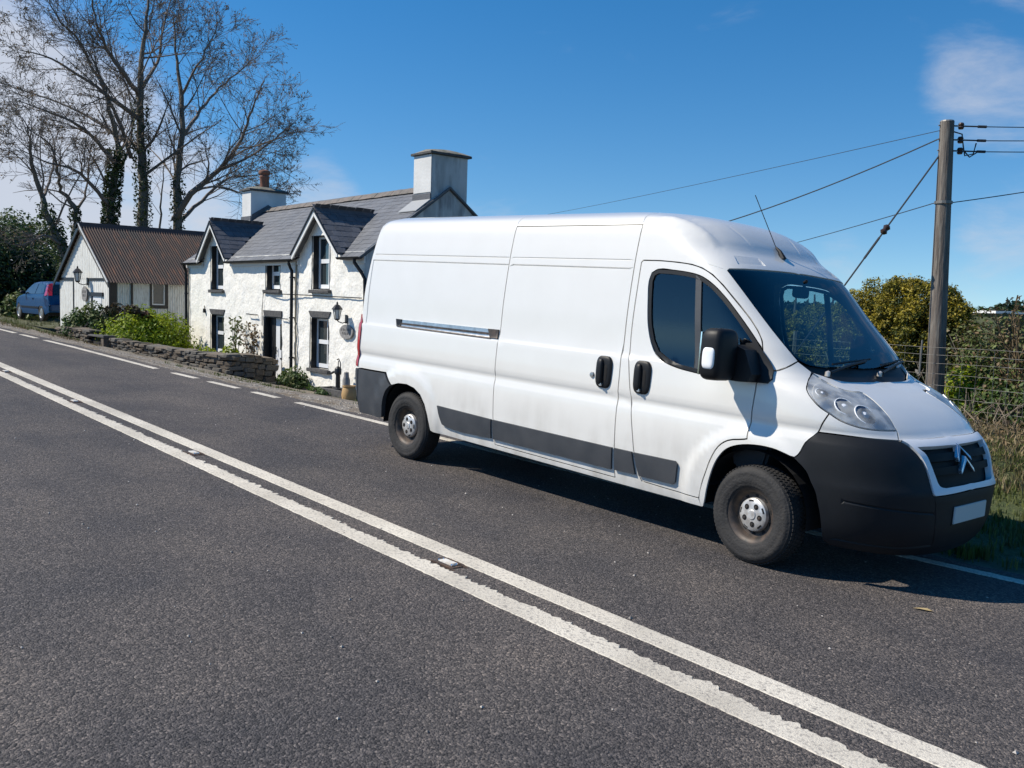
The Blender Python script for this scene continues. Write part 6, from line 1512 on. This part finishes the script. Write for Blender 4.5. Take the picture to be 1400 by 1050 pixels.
c = L0(onp(180)); b = MB(); b.tube([c + side * .10, c + side * .22 + Vector((0, 0, -.03)), c + side * .25 + Vector((0, 0, -.2)), c + side * .28 + Vector((0, 0, -.33)), c + side * .40 + Vector((0, 0, -.30)), c + side * .43 + Vector((0, 0, -.15))], .010, 6); b.tube([L0(onp(205)) + side * .25, L0(onp(214)) + side * .34, L0(onp(206)) + side * .46], .010, 6); b.build('jumper_cable', M['wire'], pole, smooth=True)
c = L0(onp(277)); b = MB(); b.lathe([(.122, -.02), (.122, .02)], tuple(c), 'z', 14); b.build('band', M['galv'], pole)
def cable(label, a, b_, r, sag, n=24):
    a, b_ = Vector(a), Vector(b_); t = thing('overhead_cable', label, 'cable', tuple(a)); q = []
    for i in range(n + 1): f = i / n; p = a.lerp(b_, f); p.z -= sag * 4 * f * (1 - f); q.append(p - a)
    m = MB(); m.tube(q, r, 5); m.build('conductor', M['wire'], t, smooth=True); return t
pa = onp(190) - side * .10
cable('thick black service cable dropping from the pole top towards the cottage gable', pa, hw(SR + .02, 3.0, 2.75), .010, .55)
cable('faint high wire running left from the pole top', onp(179) - side * .1, at(520, 318, 75), .005, .5)
cable('thin telephone wire crossing low behind the van roof, tied to the pole', onp(277) - side * .1, at(840, 372, 46), .007, .35)
cable('thin wire leaving the pole to the right at mid height', onp(277) + side * .1, at(1700, 205, 17), .007, .05)
for v, vv, lab in ((172, 168, 'topmost wire leaving the right of the pole'), (191, 183, 'middle wire leaving the right of the pole'), (206, 200, 'lowest of the three wires leaving the right of the pole top')):
    cable(lab, onp(v) + side * .55, at(1750, vv - 8, 26), .007, .08)
sa = onp(200); sb = at(1157, 387, 14.0); sm = Vector(at(1208, 313, 14.2)); dirn = (Vector(sb) - sa).normalized(); gnd = sa + dirn * ((pz - .1 - sa.z) / dirn.z)
stay = thing('stay_wire', 'slanting guy wire with a black insulator left of the pole', 'stay wire', tuple(gnd)); sg_ = Vector(gnd)
fm = (sm - sa).dot(dirn); mid = sa + dirn * fm
b = MB(); b.tube([sa - sg_, mid - sg_, gnd - sg_], .012, 6); b.tube([mid + dirn * .14 - sg_, mid + dirn * .5 - sg_], .017, 6); b.build('guy_strand', M['wire'], stay, smooth=True)
b = MB(); b.tube([mid - dirn * .07 - sg_, mid - dirn * .04 - sg_, mid - sg_, mid + dirn * .04 - sg_, mid + dirn * .07 - sg_], [.03, .055, .035, .055, .03], 10); b.build('stay_insulator', M['insul'], stay, smooth=True)
# golden conifer hedge
ch = thing('conifer_hedge', 'golden green conifer hedge behind the fence, as tall as the van', 'hedge', (-4.2, 9.3, G(-4.2, 9.3)))
CP = []; CN = []; CG = []
cl = np.random.default_rng(5)
for (u, top, r, w, nn_) in ((1090, 425, 18.5, .9, 90), (1135, 415, 18, .9, 110), (1180, 397, 17.2, .66, 120), (1212, 380, 17, .56, 130), (1245, 379, 16.6, .56, 130), (1278, 385, 16.3, .52, 120), (1302, 410, 16.2, .40, 70), (1050, 440, 19, .9, 70), (1010, 440, 19.5, 1.0, 70)):
    q = at(u, top, r); z1 = q[2]; z0 = G(q[0], q[1]) + .25; hgt = z1 - z0
    for _ in range(nn_):                                       # rounded puffs of scale leaves, gold tips, shade coloured in underneath
        a = cl.uniform(0, 2 * pi); f = .30 + .70 * cl.uniform(0, 1) ** .8; rr = w * (1.0 - .62 * max(0, (f - .3) / .7) ** 3) * cl.uniform(.75, 1.02); pr_ = cl.uniform(.10, .19)
        c0 = np.array([q[0] + rr * cos(a), q[1] + rr * sin(a), z0 + f * hgt - pr_ * .6]); k = 95
        d = cl.normal(size=(k, 3)); d += np.array([cos(a), sin(a), .7]) * .75; d /= np.linalg.norm(d, axis=1)[:, None]
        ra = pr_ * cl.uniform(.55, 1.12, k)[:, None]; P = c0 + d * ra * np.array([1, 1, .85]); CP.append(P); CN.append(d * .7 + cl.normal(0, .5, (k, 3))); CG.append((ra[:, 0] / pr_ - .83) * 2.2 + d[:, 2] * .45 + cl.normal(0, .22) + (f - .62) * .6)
    k = 900; a = cl.uniform(0, 2 * pi, k); f = cl.uniform(0, .55, k); P = np.c_[q[0] + w * .8 * np.cos(a), q[1] + w * .8 * np.sin(a), z0 + f * hgt]; CP.append(P); CN.append(cl.normal(size=(k, 3))); CG.append(np.full(k, -1.))  # dark leaves low down, shade put in as colour
CP = np.concatenate(CP); CN = np.concatenate(CN); CG = np.concatenate(CG)
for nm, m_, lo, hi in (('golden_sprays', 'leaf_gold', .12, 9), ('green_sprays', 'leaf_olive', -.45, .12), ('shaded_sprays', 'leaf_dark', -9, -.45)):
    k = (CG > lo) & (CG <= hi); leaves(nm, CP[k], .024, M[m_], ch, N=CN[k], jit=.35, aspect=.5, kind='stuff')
# hedge inside: its shade put in as near-black leaf cards, plus bare stems
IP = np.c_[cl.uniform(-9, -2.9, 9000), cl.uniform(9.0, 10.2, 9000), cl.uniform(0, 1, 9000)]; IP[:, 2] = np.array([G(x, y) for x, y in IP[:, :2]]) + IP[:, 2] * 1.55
leaves('inner_shade', IP, .07, M['leaf_dark'], ch, kind='stuff')
b = MB()
for k in range(16): x = -8.5 + k * .38; b.tube([(x + 4.2, .2, -.2), (x + 4.2 + random.uniform(-.1, .1), .1, .8), (x + 4.2, .1, 1.9)], [.06, .045, .015], 6)
b.build('stems', M['bark'], ch, kind='stuff')
# mixed hedgerow right of the pole
for k, (u, v, r, rad, n, m, m2, lab) in enumerate([
    (1345, 475, 15.5, (.85, .7, 1.22), 4600, 'leaf_mid', 'leaf_brown', 'scruffy bramble and thorn bush just right of the pole'),
    (1405, 460, 14.8, (.62, .7, 1.42), 3800, 'leaf_mid', 'leaf_brown', 'budding hawthorn with reddish twigs at the right edge'),
    (1330, 500, 14.9, (.45, .4, .62), 1500, 'leaf_lime', 'leaf_green', 'bright green ivy bush low against the fence'),
    (1462, 470, 14.4, (.8, .8, 1.5), 2400, 'leaf_mid', 'leaf_brown', 'bramble bush continuing beyond the right edge'),
    (1385, 545, 14.0, (.8, .4, .55), 1500, 'leaf_green', 'leaf_mid', 'low green growth at the foot of the hawthorn')]):
    p = at(u, v, r); bush('hedgerow_bush', lab, 'bush', (p[0], p[1], G(p[0], p[1]) + rad[2] * .22), rad, n, .032, M[m], 46, 80 + k, stems=26, mats2=M[m2], group='hedgerow right of the pole')
# bare thorn twigs above it
b = MB(); g = random.Random(9); tw = thing('thorn_twigs', 'bare reddish thorn twigs standing above the right hand hedge', 'twigs', tuple(Vector((*at(1395, 500, 14.6)[:2], G(*at(1395, 500, 14.6)[:2]))))); ow = Vector(tw.location); tips = []
for k in range(26):
    x, y = ow.x + g.uniform(-.15, 1.2), ow.y + g.uniform(-.4, .5); p0 = Vector((x, y, ow.z + .2)); p1 = p0 + Vector((g.gauss(0, .25), g.gauss(0, .25), g.uniform(1.0, 1.55))); q = [p0 - ow, p0.lerp(p1, .5) + Vector((g.gauss(0, .08), g.gauss(0, .08), 0)) - ow, p1 - ow]
    grow(b, q, [.012, .008, .004], 2, g, tips, {2: 7, 1: 4}, .4, 4)
b.build('twigs', M['leaf_brown'], tw, kind='stuff'); leaves('buds', np.array([list(q + ow) for q in tips]) , .02, M['leaf_brown'], tw, kind='stuff')
# stock fence: posts and square mesh
fx0, fx1 = -7.5, 4.0; fy = lambda x: 6.15 - .02 * x
fe = thing('stock_fence', 'square mesh wire stock fence along the hedge behind the van', 'fence', (fx0, fy(fx0), G(fx0, fy(fx0)))); of = Vector(fe.location)
zt0 = float(aty(1300, 476, 6.15)[2]); 
tops = [0, .10, .215, .36, .52, .68, .82]
for k, dz in enumerate(tops):
    b = MB(); q = []
    for i in range(60): x = fx0 + (fx1 - fx0) * i / 59; q.append(Vector((x, fy(x), zt0 - dz + .012 * noise.noise((x * 1.3, k * 3.1, 0)) - .02 * x * 0)) - of)
    b.tube(q, .0026, 4); b.build('line_wire', M['galv'], fe)
b = MB(); x = fx0
while x < fx1: q = Vector((x + random.uniform(-.01, .01), fy(x), zt0)) - of; b.tube([q, q + Vector((random.uniform(-.015, .015), 0, -.82))], .0022, 4); x += .195
b.build('stay_wires', M['galv'], fe, kind='stuff')
for x in (-6.2, -4.0, 1.1, 3.2): b = MB(); b.tube([Vector((x, fy(x) + .05, G(x, fy(x)) - .2)) - of, Vector((x + .03, fy(x) + .05, zt0 + .12)) - of], .045, 8); b.build('post', M['pole_wood'], fe, smooth=True)
q = aty(1257, 510, 6.05); q2 = aty(1261, 465, 6.05); b = MB(); b.tube([Vector(q) - of, Vector(q2) - of], .012, 6); b.build('stake', M['galv'], fe)
# dead stems and bracken along the fence
b = MB(); g = random.Random(17); t = thing('dry_bramble', 'tangle of pale dead stems along the foot of the fence', 'dead stems', (-.9, 5.9, G(-.9, 5.9))); o = Vector(t.location)
for k in range(330):
    x = g.uniform(-3.2, 2.4); y = fy(x) - g.uniform(.0, .55); p = Vector((x, y, G(x, y) - .02)); h = g.uniform(.2, .75) * (1.5 if g.random() < .12 else 1); d = Vector((g.gauss(0, .35), g.gauss(0, .3), 1)).normalized(); r = g.uniform(.003, .008)
    b.tube([p - o, p + d * h * .5 + Vector((g.gauss(0, .03), g.gauss(0, .03), 0)) - o, p + d * h + Vector((g.gauss(0, .1), g.gauss(0, .1), -.05)) - o], [r, r * .8, r * .5], 4, cap=False)
b.build('stems', M['dead_stem'], t, kind='stuff')
PB = []
for k in range(4200): x = g.uniform(-3.4, 4.5); y = fy(x) - g.uniform(-.2, 2.1) ; PB.append((x, y, G(x, y) + g.uniform(.0, .14)))
leaves('bracken_litter', np.array(PB), .030, M['straw'], None, kind='stuff', aspect=.35)
PB = []
for k in range(3400): x = g.uniform(-3.4, 4.5); y = fy(x) - g.uniform(-.3, 1.6) ; PB.append((x, y, G(x, y) + g.uniform(.0, .2)))
leaves('bracken_litter', np.array(PB), .030, M['leaf_brown'], None, kind='stuff', aspect=.35)
# long low roof and trees far across the field
p0 = at(1290, 424, 62); p1 = at(1366, 425, 58)
sh = thing('farm_building', 'long low farm building with a pale roof edge far across the field', 'building', (p0[0], p0[1], G(p0[0], p0[1])))
A = Vector(p0) - Vector(sh.location); B_ = Vector(p1) - Vector(sh.location); B_.z = A.z; dn = (B_ - A).normalized(); nn = Vector((-dn.y, dn.x, 0)); A = A - dn * 2
def ub(a, b_, z0, z1, d0, d1): return [a + nn * d0 + Vector((0, 0, z0 - a.z)), b_ + nn * d0 + Vector((0, 0, z0 - b_.z)), b_ + nn * d1 + Vector((0, 0, z0 - b_.z)), a + nn * d1 + Vector((0, 0, z0 - a.z)), a + nn * d0 + Vector((0, 0, z1 - a.z)), b_ + nn * d0 + Vector((0, 0, z1 - b_.z)), b_ + nn * d1 + Vector((0, 0, z1 - b_.z)), a + nn * d1 + Vector((0, 0, z1 - a.z))]
FB = [(0, 3, 2, 1), (4, 5, 6, 7), (0, 1, 5, 4), (1, 2, 6, 5), (2, 3, 7, 6), (3, 0, 4, 7)]
MB().add(ub(A, B_, 0, A.z - .12, 0, 6), FB).build('wall', mat('barn_side', (.045, .060, .030), .9, var=(.075, .085, .045), vscale=1.2), sh); MB().add(ub(A, B_, A.z - .12, A.z + .02, -.2, 6.2), FB).build('roof', M['trim_white'], sh)
for k, (u, top, r, w, m, lab) in enumerate(((1304, 414, 75, 2.6, 'leaf_green', 'rounded green tree on the skyline just right of the pole'), (1338, 420, 85, 3.0, 'leaf_brown', 'pale leafless tree on the skyline above the farm roof'), (1362, 417, 90, 2.4, 'leaf_dark', 'dark evergreen tree on the skyline near the right edge'))):
    q = at(u, top, r); z0 = -.9; hh = q[2] - z0; t = thing('far_tree', lab, 'tree', (q[0], q[1], z0)); c = (q[0], q[1], z0 + hh * .55)
    P, N_ = lump(1500 if k != 1 else 420, c, (w, w, hh * .46), 24, 200 + k); leaves('crown', P, .22, M[m], t, N=N_, kind='stuff'); b = MB(); b.tube([(0, 0, -.3), (0, 0, hh * .7)], [.25, .1], 8); b.build('trunk', M['bark'], t)
